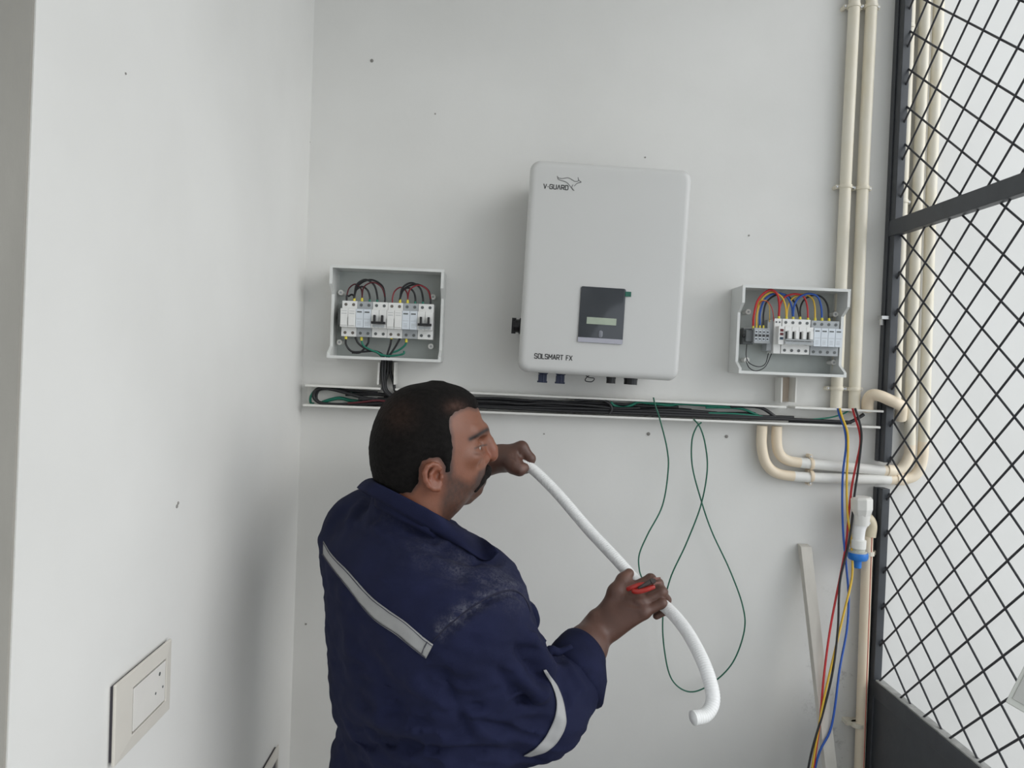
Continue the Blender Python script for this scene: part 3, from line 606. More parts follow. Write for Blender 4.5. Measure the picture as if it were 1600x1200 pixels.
pipe('conduit', 'cream conduit bending from the trunking along the wall, lower one', [(1191, 665), (1190, 695), (1196, 722), (1211, 738), (1240, 744), (1300, 747), (1390, 749), (1418, 748), (1432, 740), (1440, 722), (1443, 690), (1446, 600), (1455, 300), (1467, 0), (1472, -200)], .0125, BEIGE, YW - .021, None, ((1267, 744, 1),), segs=((0, 4, BEIGE), (4, 6, PVC), (6, 10, BEIGE), (10, 14, CREAM)), collars=(((1400, 749, YW - .021), (1412, 749, YW - .021)),))
pipe('conduit', 'beige pipe elbow hopping over the gate post above the trunking', [(1355, 641, 1.776), (1356, 626, 1.766), (1363, 617, 1.752), (1376, 619, 1.742), (1392, 626, 1.740), (1403, 631, 1.748), (1408, 637, 1.765), (1407, 655, 1.779)], .0138, BEIGE, YP)
pipe('conduit', 'cream conduit outside the mesh gate, nearest the gate post', [(1430, -200), (1423, 0), (1411, 300), (1400, 625)], .0115, CREAM, YP, None, ((1420, 42, 0), (1410, 315, 0)))

# leaning batten
bt0 = at(1257, 852, YW - .012); bt1 = at(1296, 1198, 1.66)
dr = (bt1 - bt0); k = -bt0[2] / dr[2]; foot = bt0 + dr * k * .999
ba = root('batten', foot, 'whitish wooden batten leaning against the wall under the wires', 'batten')
wv = np.array([1, 0, 0]) * .0135; dv = np.array([0, 1, .12]) * .011
def ring(p): return [p - wv - dv, p + wv - dv, p + wv + dv, p - wv + dv]
t_, b_ = ring(bt0), ring(foot + np.array([0, 0, .004]))
MB().add(b_ + t_, [(0, 1, 2, 3), (4, 5, 6, 7), (0, 1, 5, 4), (1, 2, 6, 5), (2, 3, 7, 6), (3, 0, 4, 7)]).build('plank', M('chalky_wood', (0.66, 0.63, 0.57), .8, var=.12, scale=18, bump=.3, bscale=90, stretch=(1, 1, .15)), ba, bevel=.001, loc=foot)

# water pipe with valve
wp = root('water_pipe', (at(1345, 1200, 1.77)[0], 1.77, 0), 'beige water pipe with white cap and blue valve beside gate post', 'water pipe')
LW = wp.location
q0 = at(1356, 836, 1.772); q1 = at(1343, 1200, 1.772); q2 = q1 + (q1 - q0) * (q1[2] / (q0[2] - q1[2]))
MB().tube([q0, q2], .0125, 18).build('riser', BEIGE, wp, smooth=50, loc=LW)
MB().tube([q0 + [.004, -.0124, 0], q1 + [.004, -.0124, 0]], .0008, 5).build('red_stripe', M('red_stripe', (0.6, .08, .06), .5), wp, loc=LW)
MB().tube(spline([at(1358, 838, 1.772), at(1360, 822, 1.772), at(1356, 812, 1.770), at(1346, 806, 1.764)], 6), .0155, 16).build('beige_elbow', M('olive_beige', (.66, .58, .42), .45), wp, smooth=50, loc=LW)
c0, c1 = at(1346, 776, 1.745), at(1346, 806, 1.745)
MB().lathe(c0, c1, [(0, .0200), (.10, .0265), (.62, .0262), (.95, .021), (1, .018)], 8).build('cap', PVC, wp, bevel=.0012, loc=LW)
MB().lathe(at(1346, 804, 1.745), at(1345, 820, 1.745), [(0, .020), (1, .018)], 18).build('cap_neck', PVC, wp, smooth=40, loc=LW)
MB().tube(spline([at(1352, 812, 1.748), at(1346, 818, 1.746), at(1342, 828, 1.744), at(1340, 846, 1.744)], 6), .0150, 16).build('white_elbow', M('gloss_white_pvc', (.85, .85, .84), .2), wp, smooth=50, loc=LW)
MB().lathe(at(1341, 842, 1.744), at(1340, 856, 1.744), [(0, .0155), (.1, .0185), (1, .0185)], 18).build('socket', PVC, wp, smooth=40, loc=LW)
MB().lathe(at(1341, 855, 1.744), at(1340, 865, 1.744), [(0, .0165), (.5, .0165), (.55, .021), (1, .021)], 18).build('clear_collar', M('translucent_collar', (.55, .56, .5), .2), wp, smooth=40, loc=LW)
MB().lathe(at(1340.5, 863, 1.744), at(1340, 874, 1.744), [(0, .0225), (.15, .0235), (.7, .0235), (1, .021)], 22).build('blue_nut', M('blue_plastic', (.02, .20, .66), .35), wp, smooth=40, loc=LW)
MB().lathe(at(1340, 873, 1.744), at(1340, 887, 1.744), [(0, .0095), (1, .0085)], 12).build('blue_spigot', MATS['blue_plastic'], wp, smooth=40, loc=LW)
for px, py in ((1356, 864), (1340, 1132)):
    p = at(px, py, 1.772); c = MB().lathe(p + [0, 0, -.005], p + [0, 0, .005], [(0, .0150), (1, .0150)], 16)
    c.box((p[0] - .026, p[1] + .004, p[2] - .005), (p[0] + .022, YW, p[2] + .005)); c.build('clip', CREAM, wp, loc=LW)

# ------------------------------------------------------------------ mesh gate
GX = float(at(1384, 600, 1.790)[0])
gate = root('mesh_gate', (GX, 1.25, 0), 'dark iron gate with diamond wire mesh and solid lower panel', 'gate', rot=(0, math.radians(-.4), 0))
LG = gate.location; GY1, GY0 = 1.792, 0.82
ZR = float(atx(1388, 362, GX)[2]); ZB = float(atx(1372, 1066, GX)[2]); ZTOP = ZC - .004
def gp(mb, name, mat=IRON, bev=.0012): return mb.build(name, mat, gate, bevel=bev, loc=LG)
SD, SW = .032, .019
zp1 = float(at(1380, 722, 1.77)[2]); zp0 = float(at(1380, 763, 1.77)[2])
# stile: notched where the conduits pass
gp(MB().box((GX, GY1 - SD, zp1), (GX + SW, GY1, ZTOP)), 'stile')
gp(MB().box((GX, GY1 - SD, .02), (GX + SW, GY1, zp0)), 'stile')
gp(MB().box((GX - .0035, GY1 - .010, .02), (GX - .0002, GY1 + .006, zp0)), 'wall_angle')
gp(MB().box((GX - .0035, GY1 - .010, zp1), (GX - .0002, GY1 + .006, ZTOP)), 'wall_angle')
gp(MB().box((GX, GY0, .02), (GX + SW, GY0 + SD, ZTOP)), 'stile')
gp(MB().box((GX - .002, GY0 + SD, ZR - .019), (GX + SW, GY1 - .002, ZR + .019)), 'middle_rail')
gp(MB().box((GX, GY0 + SD, ZTOP - .038), (GX + SW, GY1 - SD, ZTOP)), 'top_rail')
gp(MB().box((GX, GY0 + SD, ZB - .038), (GX + SW, GY1 - SD + .002, ZB)), 'bottom_rail')
gp(MB().box((GX + .004, GY0 + SD, ZB - .0001), (GX + SW + .004, GY1 - SD, ZB + .0035)), 'dusty_sheen_ledge', M('dusty_sky_sheen_grey', (.42, .42, .40), .7, var=.2, scale=40), .0005)  # pale rail top: dust plus the sky's glancing reflection painted into the colour
gp(MB().box((GX + .004, GY0 + SD, .06), (GX + .010, GY1 - SD, ZB - .036)), 'lower_panel', IRON, 0)
gp(MB().box((GX, GY0 + SD, .02), (GX + SW, GY1 - SD, .06)), 'foot_rail')
# latch pin on the stile
lp = at(1372, 500, 1.775); gp(MB().tube([(GX - .013, 1.776, lp[2] - .012), (GX - .013, 1.776, lp[2] + .004)], .005, 10).box((GX - .018, 1.765, lp[2] + .002), (GX, 1.785, lp[2] + .010)), 'pin', STEEL, 0)
WR = .0023; PV = .0895
def wires(m, zoff, xoff, zlo, zhi):
    y0, y1 = GY0 + SD, GY1 - SD + .006
    k0 = int((zlo - zoff) / PV) - 40
    for k in range(k0, k0 + 120):
        za = zoff + k * PV                                      # height at the wall-side stile
        # points z = za + m * (y1 - y); clip to the panel
        u0, u1 = 0.0, y1 - y0
        ua, ub = (zlo - za) / m, (zhi - za) / m
        lo_, hi_ = max(u0, min(ua, ub)), min(u1, max(ua, ub))
        if hi_ - lo_ < .02: continue
        n_ = max(2, int((hi_ - lo_) / .03)); P = []
        for i in range(n_ + 1):
            u = lo_ + (hi_ - lo_) * i / n_; P.append((GX + xoff, y1 - u, za + m * u))
        MB().tube(P, WR, 7).build('mesh_wire', WIREM, gate, smooth=80, loc=LG)
zs_d = float(atx(1414, 10, GX + .02)[2]); zs_u = float(atx(1414, 38, GX + .02)[2])
zs_dl = float(atx(1398, 427, GX + .02)[2]); zs_ul = float(atx(1400, 442, GX + .02)[2])
MU, MD = .97, -.77
for (zlo, zhi, d_, u_) in ((ZR + .019, ZTOP - .038, zs_d, zs_u), (ZB + .003, ZR - .019, zs_dl, zs_ul)):
    wires(MD, d_, SW - .002, zlo, zhi); wires(MU, u_, SW - .002 - 2 * WR, zlo, zhi)
# white sheet-plastic box hung on the inside of the gate
Yb = 1.12
qd = [at(1571, 1097, Yb), at(1640, 1137, Yb - .02), at(1720, 1020, Yb - .03), at(1640, 962, Yb - .01)]
cb_ = root('hanging_box', qd[0], 'pale grey plastic box corner poking in before the gate, lower right', 'box')
MB().hexa(qd + [p + np.array([.040, .05, -.020]) for p in qd]).build('lid', M('pale_grey_plastic', (.62, .63, .58), .5), cb_, bevel=.0015, loc=qd[0])
ins_ = [qd[0] * .86 + sum(qd) / 4 * .14, qd[1] * .86 + sum(qd) / 4 * .14, qd[2] * .86 + sum(qd) / 4 * .14, qd[3] * .86 + sum(qd) / 4 * .14]
MB().hexa([p + np.array([0, -.0015, 0]) for p in ins_] + [p + np.array([0, .002, 0]) for p in ins_]).build('raised_face', M('grey_plastic_face', (.5, .5, .47), .5), cb_, bevel=.0006, loc=qd[0])

# ================================================================== the man
def nets(f, lo, hi, h):           # surface nets of the zero level of f(points)
    lo = np.array(lo, float); hi = np.array(hi, float); n = np.ceil((hi - lo) / h).astype(int) + 1
    ax = [lo[i] + h * np.arange(n[i]) for i in range(3)]
    BS = 8; nb = -(-n // BS); full = nb * BS
    bc = np.stack(np.meshgrid(*[lo[i] + h * (np.arange(nb[i]) * BS + (BS - 1) / 2) for i in range(3)], indexing='ij'), -1)
    fc = f(bc.reshape(-1, 3)).reshape(tuple(nb))
    vals = np.repeat(np.repeat(np.repeat(fc, BS, 0), BS, 1), BS, 2).astype(np.float32)
    act_b = np.argwhere(np.abs(fc) < h * BS * .87 * 1.9 + .004)
    g_ = np.stack(np.meshgrid(*[np.arange(BS)] * 3, indexing='ij'), -1).reshape(-1, 3)
    for k0 in range(0, len(act_b), 600):
        ids = (act_b[k0:k0 + 600, None, :] * BS + g_[None]).reshape(-1, 3)
        vals[ids[:, 0], ids[:, 1], ids[:, 2]] = f(lo + h * ids)
    vals = vals[:n[0], :n[1], :n[2]]
    ins = vals < 0
    c = [(a, b, d) for a in (0, 1) for b in (0, 1) for d in (0, 1)]
    def sub(A, o): return A[o[0]:n[0] - 1 + o[0], o[1]:n[1] - 1 + o[1], o[2]:n[2] - 1 + o[2]]
    cnt = sum(sub(ins, o).astype(np.int8) for o in c)
    act = (cnt > 0) & (cnt < 8)
    idx = -np.ones(act.shape, np.int64); cells = np.argwhere(act); idx[act] = np.arange(len(cells))
    acc = np.zeros((len(cells), 3)); k = np.zeros(len(cells))
    cv = {o: vals[cells[:, 0] + o[0], cells[:, 1] + o[1], cells[:, 2] + o[2]].astype(float) for o in c}
    for a in c:
        for d in range(3):
            if a[d] == 0:
                b = list(a); b[d] = 1; b = tuple(b); va, vb = cv[a], cv[b]
                m = (va < 0) != (vb < 0); t = np.where(m, va / np.where(m, va - vb, 1), 0)
                p = np.array(a, float)[None] + t[:, None] * (np.array(b) - np.array(a))[None]
                acc += p * m[:, None]; k += m
    verts = lo + h * (cells + acc / k[:, None])
    faces = []
    for d in range(3):
        e, g = (d + 1) % 3, (d + 2) % 3
        A = np.moveaxis(ins, d, 0); s = A[:-1] != A[1:]
        s = np.moveaxis(s, 0, d)
        loc = np.argwhere(s); loc = loc[(loc[:, e] > 0) & (loc[:, g] > 0) & (loc[:, e] < n[e] - 1) & (loc[:, g] < n[g] - 1)]
        def q(de, dg):
            L = loc.copy(); L[:, e] -= de; L[:, g] -= dg; return idx[L[:, 0], L[:, 1], L[:, 2]]
        F4 = np.stack([q(1, 1), q(0, 1), q(0, 0), q(1, 0)], 1)
        fl = ins[loc[:, 0], loc[:, 1], loc[:, 2]]
        F4[~fl] = F4[~fl][:, ::-1]; faces.append(F4)
    return verts, np.concatenate(faces)
def np_mesh(name, verts, faces, mat, col=None, relax=1):
    verts = verts.copy()
    if relax:
        e = np.concatenate([faces[:, [0, 1]], faces[:, [1, 2]], faces[:, [2, 3]], faces[:, [3, 0]]])
        for _ in range(relax):
            s = np.zeros_like(verts); k = np.zeros(len(verts))
            np.add.at(s, e[:, 0], verts[e[:, 1]]); np.add.at(k, e[:, 0], 1); np.add.at(s, e[:, 1], verts[e[:, 0]]); np.add.at(k, e[:, 1], 1)
            verts = verts * .5 + .5 * s / np.maximum(k, 1)[:, None]
    me = bpy.data.meshes.new(name); me.from_pydata(verts.tolist(), [], faces.tolist()); me.update()
    for p in me.polygons: p.use_smooth = True
    me.materials.append(mat)
    return me, verts
def set_col(me, name, col):
    a = me.color_attributes.new(name, 'FLOAT_COLOR', 'POINT')
    a.data.foreach_set('color', np.concatenate([col, np.ones((len(col), 1))], 1).astype(np.float32).ravel())
def vnormals(verts, faces):
    a = verts[faces[:, 2]] - verts[faces[:, 0]]; b = verts[faces[:, 3]] - verts[faces[:, 1]]; nn = np.cross(a, b)
    out = np.zeros_like(verts)
    for k in range(4): np.add.at(out, faces[:, k], nn)
    return out / np.maximum(np.linalg.norm(out, axis=1), 1e-12)[:, None]
def smin(a, b, k):
    h = np.clip(.5 + .5 * (b - a) / k, 0, 1); return b + (a - b) * h - k * h * (1 - h)
def smax(a, b, k): return -smin(-a, -b, k)
def cap(P, a, b, ra, rb):          # tapered capsule
    a = np.asarray(a, float); b = np.asarray(b, float); d = b - a; t = np.clip(((P - a) @ d) / max(d @ d, 1e-12), 0, 1)
    return np.linalg.norm(P - a - t[:, None] * d, axis=1) - (ra + (rb - ra) * t)
def ell(P, c, r, R=None):
    q = P - np.asarray(c, float)
    if R is not None: q = q @ np.asarray(R).T
    r = np.asarray(r, float); k0 = np.linalg.norm(q / r, axis=1); k1 = np.linalg.norm(q / (r * r), axis=1)
    return k0 * (k0 - 1) / np.maximum(k1, 1e-9)
def chain(P, pts, rad, k=.004):
    d = None
    for i in range(len(pts) - 1):
        c_ = cap(P, pts[i], pts[i + 1], rad[i], rad[i + 1]); d = c_ if d is None else smin(d, c_, k)
    return d
def pnoise(P, s, seed=0):          # cheap smooth noise
    r = np.random.RandomState(seed); out = np.zeros(len(P))
    for _ in range(6):
        k = r.normal(size=3) * s; out += np.sin(P @ k + r.uniform(0, 6.28))
    return out / 6
def polydist(px, py, pts):         # distance in pixels to a polyline and the position along it
    best = np.full(len(px), 1e9); tt = np.zeros(len(px)); n = len(pts) - 1
    for i in range(n):
        (x0, y0), (x1, y1) = pts[i], pts[i + 1]; dx, dy = x1 - x0, y1 - y0
        t = np.clip(((px - x0) * dx + (py - y0) * dy) / (dx * dx + dy * dy), 0, 1)
        d = np.hypot(px - x0 - t * dx, py - y0 - t * dy); m = d < best; best[m] = d[m]; tt[m] = (i + t[m]) / n
    return best, tt
def inpoly(px, py, poly):          # signed distance in pixels, negative inside
    d, _ = polydist(px, py, list(poly) + [poly[0]]); ins = np.zeros(len(px), bool); n = len(poly)
    for i in range(n):
        (x0, y0), (x1, y1) = poly[i], poly[(i + 1) % n]
        c_ = ((y0 > py) != (y1 > py)) & (px < (x1 - x0) * (py - y0) / (y1 - y0 + 1e-12) + x0); ins ^= c_
    return np.where(ins, -d, d)
def sculpt(verts, faces, strokes):  # ridges and grooves along strokes on the side that faces the viewer
    nr = vnormals(verts, faces); vd = verts - CAM; vd /= np.linalg.norm(vd, axis=1)[:, None]
    face = np.clip(-(nr * vd).sum(1) * 2.5, 0, 1)
    px, py = proj(verts); out = verts.copy()
    for pts, wd, amp in strokes:
        d, t = polydist(px, py, pts); out += nr * (amp * np.exp(-(d / wd) ** 2) * np.clip(np.sin(np.pi * np.clip(t, .02, .98)) * 1.6, 0, 1) * face)[:, None]
    return out

SKIN = M('brown_skin', (1, 1, 1), .48, var=.05, scale=60, bump=.12, bscale=350, attr='tint', sss=.08)
HAIRM = M('short_black_hair', (1, 1, 1), .85, var=.28, scale=140, bump=.5, bscale=420, attr='tint', spec=.12)
# ---------------------------------------------------------------- head
def unit(a): a = np.asarray(a, float); return a / np.linalg.norm(a)
CN = at(666, 793, 1.287); CA = (at(744, 838, 1.300) - at(588, 748, 1.275)) / 2; CB = np.array([0.0, -.080, .020]); CNN = unit(np.cross(CA, CB)); CNN = CNN * np.sign(CNN[2])
HY = 1.25; PHI = math.radians(17); HU = np.array([math.cos(PHI), math.sin(PHI), 0]); HV = np.array([math.sin(PHI), -math.cos(PHI), 0])
H0 = at(675, 700, HY)
BACK = [(683, 596), (655, 599), (640, 603), (622, 613), (610, 625), (600, 640), (592, 660), (587, 680), (585, 700), (587, 725), (591, 742), (596, 760), (600, 780), (602, 800), (600, 830)]
FRONT = [(684, 596), (702, 599), (716, 605), (727, 612), (737, 622), (744, 632), (750, 648), (754, 662), (757, 676), (757, 690), (758, 705), (758, 720), (758, 732), (757, 745), (752, 758), (742, 768), (731, 779), (716, 790), (704, 800), (690, 815), (680, 830)]
bz = np.array([at(*p, HY) for p in BACK]); fz = np.array([at(*p, HY) for p in FRONT])
zt_ = max(bz[:, 2].max(), fz[:, 2].max()); zgrid = np.linspace(zt_ - .27, zt_, 140)
Xb = np.interp(zgrid, bz[::-1, 2], bz[::-1, 0]); Xf = np.interp(zgrid, fz[::-1, 2], fz[::-1, 0])
wid = np.interp((zt_ - zgrid) * 1000, [0, 3, 8, 16, 30, 50, 75, 105, 125, 150, 170, 190, 210, 240, 270], [4, 20, 36, 49, 62, 72, 77, 77.5, 76, 73, 69, 64, 61, 60, 60]) * .001
def sm_(a, n=5):
    k = np.ones(n) / n; p = np.pad(a, n // 2, mode='edge'); return np.convolve(p, k, mode='valid')
Xb, Xf, wid = sm_(Xb), sm_(Xf), sm_(wid, 7)
def skull(P):
    z = P[:, 2]; xb = np.interp(z, zgrid, Xb); xf = np.interp(z, zgrid, Xf); b = np.interp(z, zgrid, wid)
    cx = (xb + xf) / 2; half = np.maximum((xf - xb) / 2, .004)
    a = np.sqrt(np.maximum(half ** 2 - (b * .8 * math.sin(PHI)) ** 2, 1.6e-5)) / math.cos(PHI)
    q = P - H0; u = q @ HU - (cx - H0[0]) / math.cos(PHI); v = q @ HV
    bb = b * (1 - .12 * np.clip(u / a, -1, 1) - .05 * np.clip(u / a, 0, 1) ** 2)
    kk = ((np.abs(u) / a) ** 2.25 + (np.abs(v) / bb) ** 2.25) ** (1 / 2.25)
    d = (kk - 1) * np.minimum(a, bb)
    return np.maximum(d, (z - zt_ - .0004))
def hp(px, py, v=0.0):             # point of the head seen at a pixel whose sideways coordinate is v
    d = ray(px, py); q = CAM - H0; t = (v - q @ HV) / (d @ HV); return CAM + d * t
EAR = [(690, 729), (684, 723.5), (675, 722), (666, 727), (661, 738), (663, 752), (669, 762), (677, 767), (685, 766), (690, 759)]
EAR = [(678 + (x - 678) * .86, 744 + (y - 744) * .86) for x, y in EAR]
def head(P):
    d = skull(P)
    q = P - H0; v = q @ HV
    d = smin(d, cap(P, at(640, 770, 1.262), at(630, 860, 1.29), .056, .058), .015)     # neck
    d = smin(d, cap(P, hp(690, 775, .022), hp(660, 800, .018), .036, .040), .02)          # jowl
    d = smin(d, cap(P, hp(742, 764), hp(728, 774), .014, .016), .015)                    # chin
    # brow ridge, cheekbone
    d = smin(d, chain(P, [hp(752, 671, 0), hp(753, 673, .022), hp(740, 674, .046)], [.009, .010, .009], .004), .012)
    d = smin(d, chain(P, [hp(752, 671, 0), hp(753, 673, -.022), hp(735, 674, -.046)], [.009, .010, .009], .004), .012)
    d = smin(d, ell(P, hp(733, 712, .046), (.020, .016, .014)), .015)
    for s in (1, -1):                                                                    # sockets
        d = smax(d, -ell(P, hp(757 if s > 0 else 757, 693, s * .036), (.019, .016, .0105)), .012)
    for s in (1, -1):                                                                    # lids round the eyeball
        ec = hp(742 if s > 0 else 752, 699, s * .034); d = smin(d, np.linalg.norm(P - ec, axis=1) - .0128, .004)
        d = smax(d, -ell(P, ec + HU * .013 + HV * s * .002 + np.array([0, 0, -.0005]), (.013, .013, .0034)), .0018)
    # nose
    ns = chain(P, [hp(756, 679), hp(762.5, 690), hp(767, 702), hp(767.5, 711)], [.0085, .0095, .0112, .0122], .006)
    for s in (1, -1): ns = smin(ns, ell(P, hp(757.5 - (2 if s > 0 else 0), 716, s * .0135), (.011, .008, .0085)), .006)
    d = smin(d, ns, .009)
    for s in (1, -1): d = smax(d, -ell(P, hp(762, 721.5, s * .007), (.006, .0038, .0036)), .003)
    # lips
    d = smin(d, chain(P, [hp(748, 747, -.024), hp(756, 744, 0), hp(748, 747, .024)], [.003, .0065, .003], .003), .006)
    d = smin(d, chain(P, [hp(747, 754, -.02), hp(753, 753, 0), hp(747, 754, .02)], [.003, .0065, .003], .003), .006)
    d = smax(d, -chain(P, [hp(746, 750.5, -.026), hp(757, 749.5, 0), hp(746, 750.5, .026)], [.0012, .0016, .0012], .001), .003)
    # ears (mirrored in v)
    for s in (1, -1):
        Q = P if s > 0 else P - 2 * np.outer(v, HV)
        fl = [.080 + .010 * max(0, min(1, (692 - p[0]) / 30)) for p in EAR]
        E = [hp(p[0], p[1], f_) for p, f_ in zip(EAR, fl)]
        e = chain(Q, E, [.0032, .0036, .004, .0042, .0042, .0042, .0044, .005, .005, .004], .002)
        e = smin(e, ell(Q, hp(678, 744, .0795), (.0115, .006, .018)), .006)
        e = smin(e, chain(Q, [hp(680, 732, .083), hp(672, 741, .0845), (hp(673, 754, .084)), hp(681, 759, .083)], [.003, .0034, .0034, .003], .002), .003)
        e = smax(e, -ell(Q, hp(684, 744, .0865), (.0062, .0085, .0085)), .003)
        e = smin(e, ell(Q, hp(690, 746, .081), (.004, .005, .0055)), .003)
        e = smin(e, ell(Q, hp(683, 763, .081), (.006, .0042, .006)), .004)
        d = smin(d, e, .005)
    return np.maximum(d, -((P - CN) @ CNN + .024))          # the neck goes on inside the collar
HAIRPOLY = [(540, 540), (770, 540), (753, 634), (744, 640), (733, 637), (722, 640), (712, 645), (704, 652), (703, 664), (706, 680), (708, 700), (706, 722), (703, 738), (696, 738), (693, 724), (686, 716), (672, 716), (660, 722), (655, 736), (654, 756), (644, 770), (620, 772), (598, 764), (540, 764)]
def side_px(P):                    # pixel of a point after mirroring to the visible side
    q = P - H0; v = q @ HV; Q = P - np.outer(np.where(v < 0, 2 * v, 0), HV); return proj(Q)
def hair(P):
    px, py = side_px(P); m = inpoly(px, py, HAIRPOLY) + 1.6 * pnoise(P, 300, 3)
    th = .0062 * np.clip(-m / 14, 0, 1) ** .6 - .0012
    d = skull(P) - th - .0009 * pnoise(P, 420, 5)
    nk = cap(P, at(640, 770, 1.262), at(630, 860, 1.29), .056, .058) - th
    d = smin(d, nk, .015)
    d = smax(d, P[:, 2] - zt_ - .0016, .006)
    return np.maximum(d, m * .0011)
hb_lo = H0 + [-.135, -.12, -.19]; hb_hi = H0 + [.135, .12, .13]
hv, hf = nets(head, hb_lo, hb_hi, .0020)
px, py = side_px(hv); pxr, pyr = proj(hv)
hv = sculpt(hv, hf, [([(738, 699), (745, 696), (754, 694), (760, 695)], 1.6, .0012), ([(740, 706), (748, 707), (757, 703)], 1.6, .0010), ([(739, 711), (748, 712), (756, 709)], 1.8, -.0010),
                     ([(733, 690), (744, 686), (756, 684)], 2.0, -.0008), ([(755, 716), (750, 724), (746, 733)], 2.2, -.0016), ([(722, 650), (735, 651), (747, 652)], 2, -.0006), ([(722, 659), (737, 660), (750, 661)], 2, -.0006)])
SK = np.array([.205, .078, .043])
col = np.tile(SK, (len(hv), 1)).astype(float)
def blend(c, rgb, wgt): c += (np.array(rgb) - c) * np.clip(wgt, 0, 1)[:, None]
nz = pnoise(hv, 500, 11) * .5 + .5
blend(col, SK * [1.15, .95, .9], np.exp(-(np.hypot(px - 768, py - 708) / 12) ** 2) * .8)
blend(col, SK * [1.1, .9, .9], np.exp(-(np.hypot(px - 676, py - 745) / 26) ** 2) * .7)
bd = inpoly(px, py, [(703, 722), (709, 745), (722, 752), (735, 758), (745, 748), (768, 742), (766, 800), (690, 830), (690, 790), (697, 766), (698, 742)])
blend(col, np.array([.030, .018, .014]), np.clip(.55 - bd / 16, 0, .8) * (.75 + .35 * nz))
blend(col, np.array([.05, .03, .025]), np.clip(.5 - inpoly(px, py, [(748, 737), (775, 722), (775, 742), (760, 760), (742, 764)]) / 6, 0, .8))
dbr, _ = polydist(px, py, [(735, 686), (745, 681), (756, 674), (762, 671)])
blend(col, np.array([.008, .005, .005]), np.exp(-(dbr / 3.8) ** 2) * 1.0)
dl, _ = polydist(px, py, [(742, 701), (750, 697), (760, 695)]); blend(col, np.array([.03, .018, .015]), np.exp(-(dl / 1.5) ** 2) * .85)
de, _ = polydist(px, py, [(742, 708), (750, 710), (757, 706)]); blend(col, SK * .6, np.exp(-(de / 4) ** 2) * .6)
hm = inpoly(px, py, HAIRPOLY); blend(col, np.array([.03, .02, .018]), np.clip(.6 - hm / 9, 0, .9) * (.7 + .5 * nz))
parts_v, parts_f, parts_c = [hv], [hf], [col]

# ---------------------------------------------------------------- arms and hands
RS, RE, RW = at(734, 983, 1.15), at(842, 1115, 1.19), at(936, 982, 1.335)
LS, LE, LW_ = at(575, 838, 1.40), at(655, 742, 1.645), at(782, 716, 1.575)
# right hand, back of the hand towards the viewer, fingers closed round the conduit
IM, PM = at(985, 921, 1.350), at(1006, 957, 1.310)
row = unit(PM - IM); Lh = unit((IM + PM) / 2 - RW); nh = np.cross(Lh, row); nh = unit(nh) if nh[1] > 0 else -unit(nh)
Lh = unit(np.cross(row, nh)) if np.cross(row, nh) @ Lh > 0 else -unit(np.cross(row, nh))
RC = (IM + PM) / 2 + Lh * .022 + nh * .027          # conduit axis inside the grip
RFING = []
for k in range(4):
    m_ = IM + (PM - IM) * k / 3 + Lh * (.004 if k in (1, 2) else 0) - nh * (.004 if k in (1, 2) else 0)
    sc_ = (.98, 1.05, 1.0, .86)[k]; r_ = (.0100, .0102, .0098, .0088)[k]
    a_ = m_ + unit(Lh * 1.0 + nh * .25) * .043 * sc_; b_ = a_ + unit(nh * 1.0 - Lh * .10) * .034 * sc_; c_ = b_ + unit(-Lh * 1.0 + nh * -.1) * .024 * sc_
    RFING.append(([m_, a_, b_, c_], [r_ * 1.08, r_, r_ * .93, r_ * .8]))
RTH = ([at(950, 958, 1.338), at(962, 925, 1.345), at(974, 906, 1.360), at(983, 896, 1.368)], [.018, .0145, .0120, .0095])
def rhand(P):
    d = chain(P, [RE + (RW - RE) * .3, RE + (RW - RE) * .75, RW], [.046, .035, .0275], .02)
    d = smin(d, cap(P, RW, RW + Lh * .03, .0265, .026), .02)
    c0 = RW + Lh * .022
    for k in range(4):
        m_ = RFING[k][0][0]; d = smin(d, cap(P, c0 + row * (-.014 + .0095 * k), m_, .0170, .0125), .016)
    d = smin(d, cap(P, c0 + nh * .012, (RFING[0][0][0] + RFING[3][0][0]) / 2 + nh * .010, .017, .012), .012)
    f_ = None
    for pts, rd in RFING:
        e = chain(P, pts, rd, .004)
        for j in (1, 2): e = smin(e, np.linalg.norm(P - pts[j], axis=1) - rd[j] * 1.03, .003)
        f_ = e if f_ is None else smin(f_, e, .0022)
    for pts, rd in RFING: f_ = smin(f_, np.linalg.norm(P - (pts[0] - nh * .003), axis=1) - .0098, .006)
    d = smin(d, f_, .006)
    d = smin(d, chain(P, RTH[0], RTH[1], .008), .010)
    d = smin(d, np.linalg.norm(P - at(929, 962, 1.330), axis=1) - .009, .012)       # wrist bone
    return d
rv, rf = nets(rhand, np.minimum.reduce([RE + (RW - RE) * .25, RW, IM]) - [.07, .09, .07], np.maximum.reduce([RW, IM, PM]) + [.075, .08, .06], .0022)
rv = sculpt(rv, rf, [([(966, 930), (985, 935), (1000, 938)], 3, .0012), ([(985, 945), (1000, 947)], 3, -.0010), ([(960, 945), (985, 950), (1003, 954)], 3, .0010), ([(978, 908), (984, 911)], 1.5, -.0008), ([(1003, 925), (1012, 933)], 2.0, -.0012), ([(1000, 938), (1010, 945)], 2, -.0012)])
HS = np.array([.110, .052, .037])
col = np.tile(HS, (len(rv), 1)).astype(float); qx, qy = proj(rv)
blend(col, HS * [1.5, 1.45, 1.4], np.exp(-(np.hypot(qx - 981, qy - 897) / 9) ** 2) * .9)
blend(col, HS * 1.25, np.clip((pnoise(rv, 120, 4)) * .5, 0, .5))
parts_v.append(rv); parts_f.append(rf); parts_c.append(col)
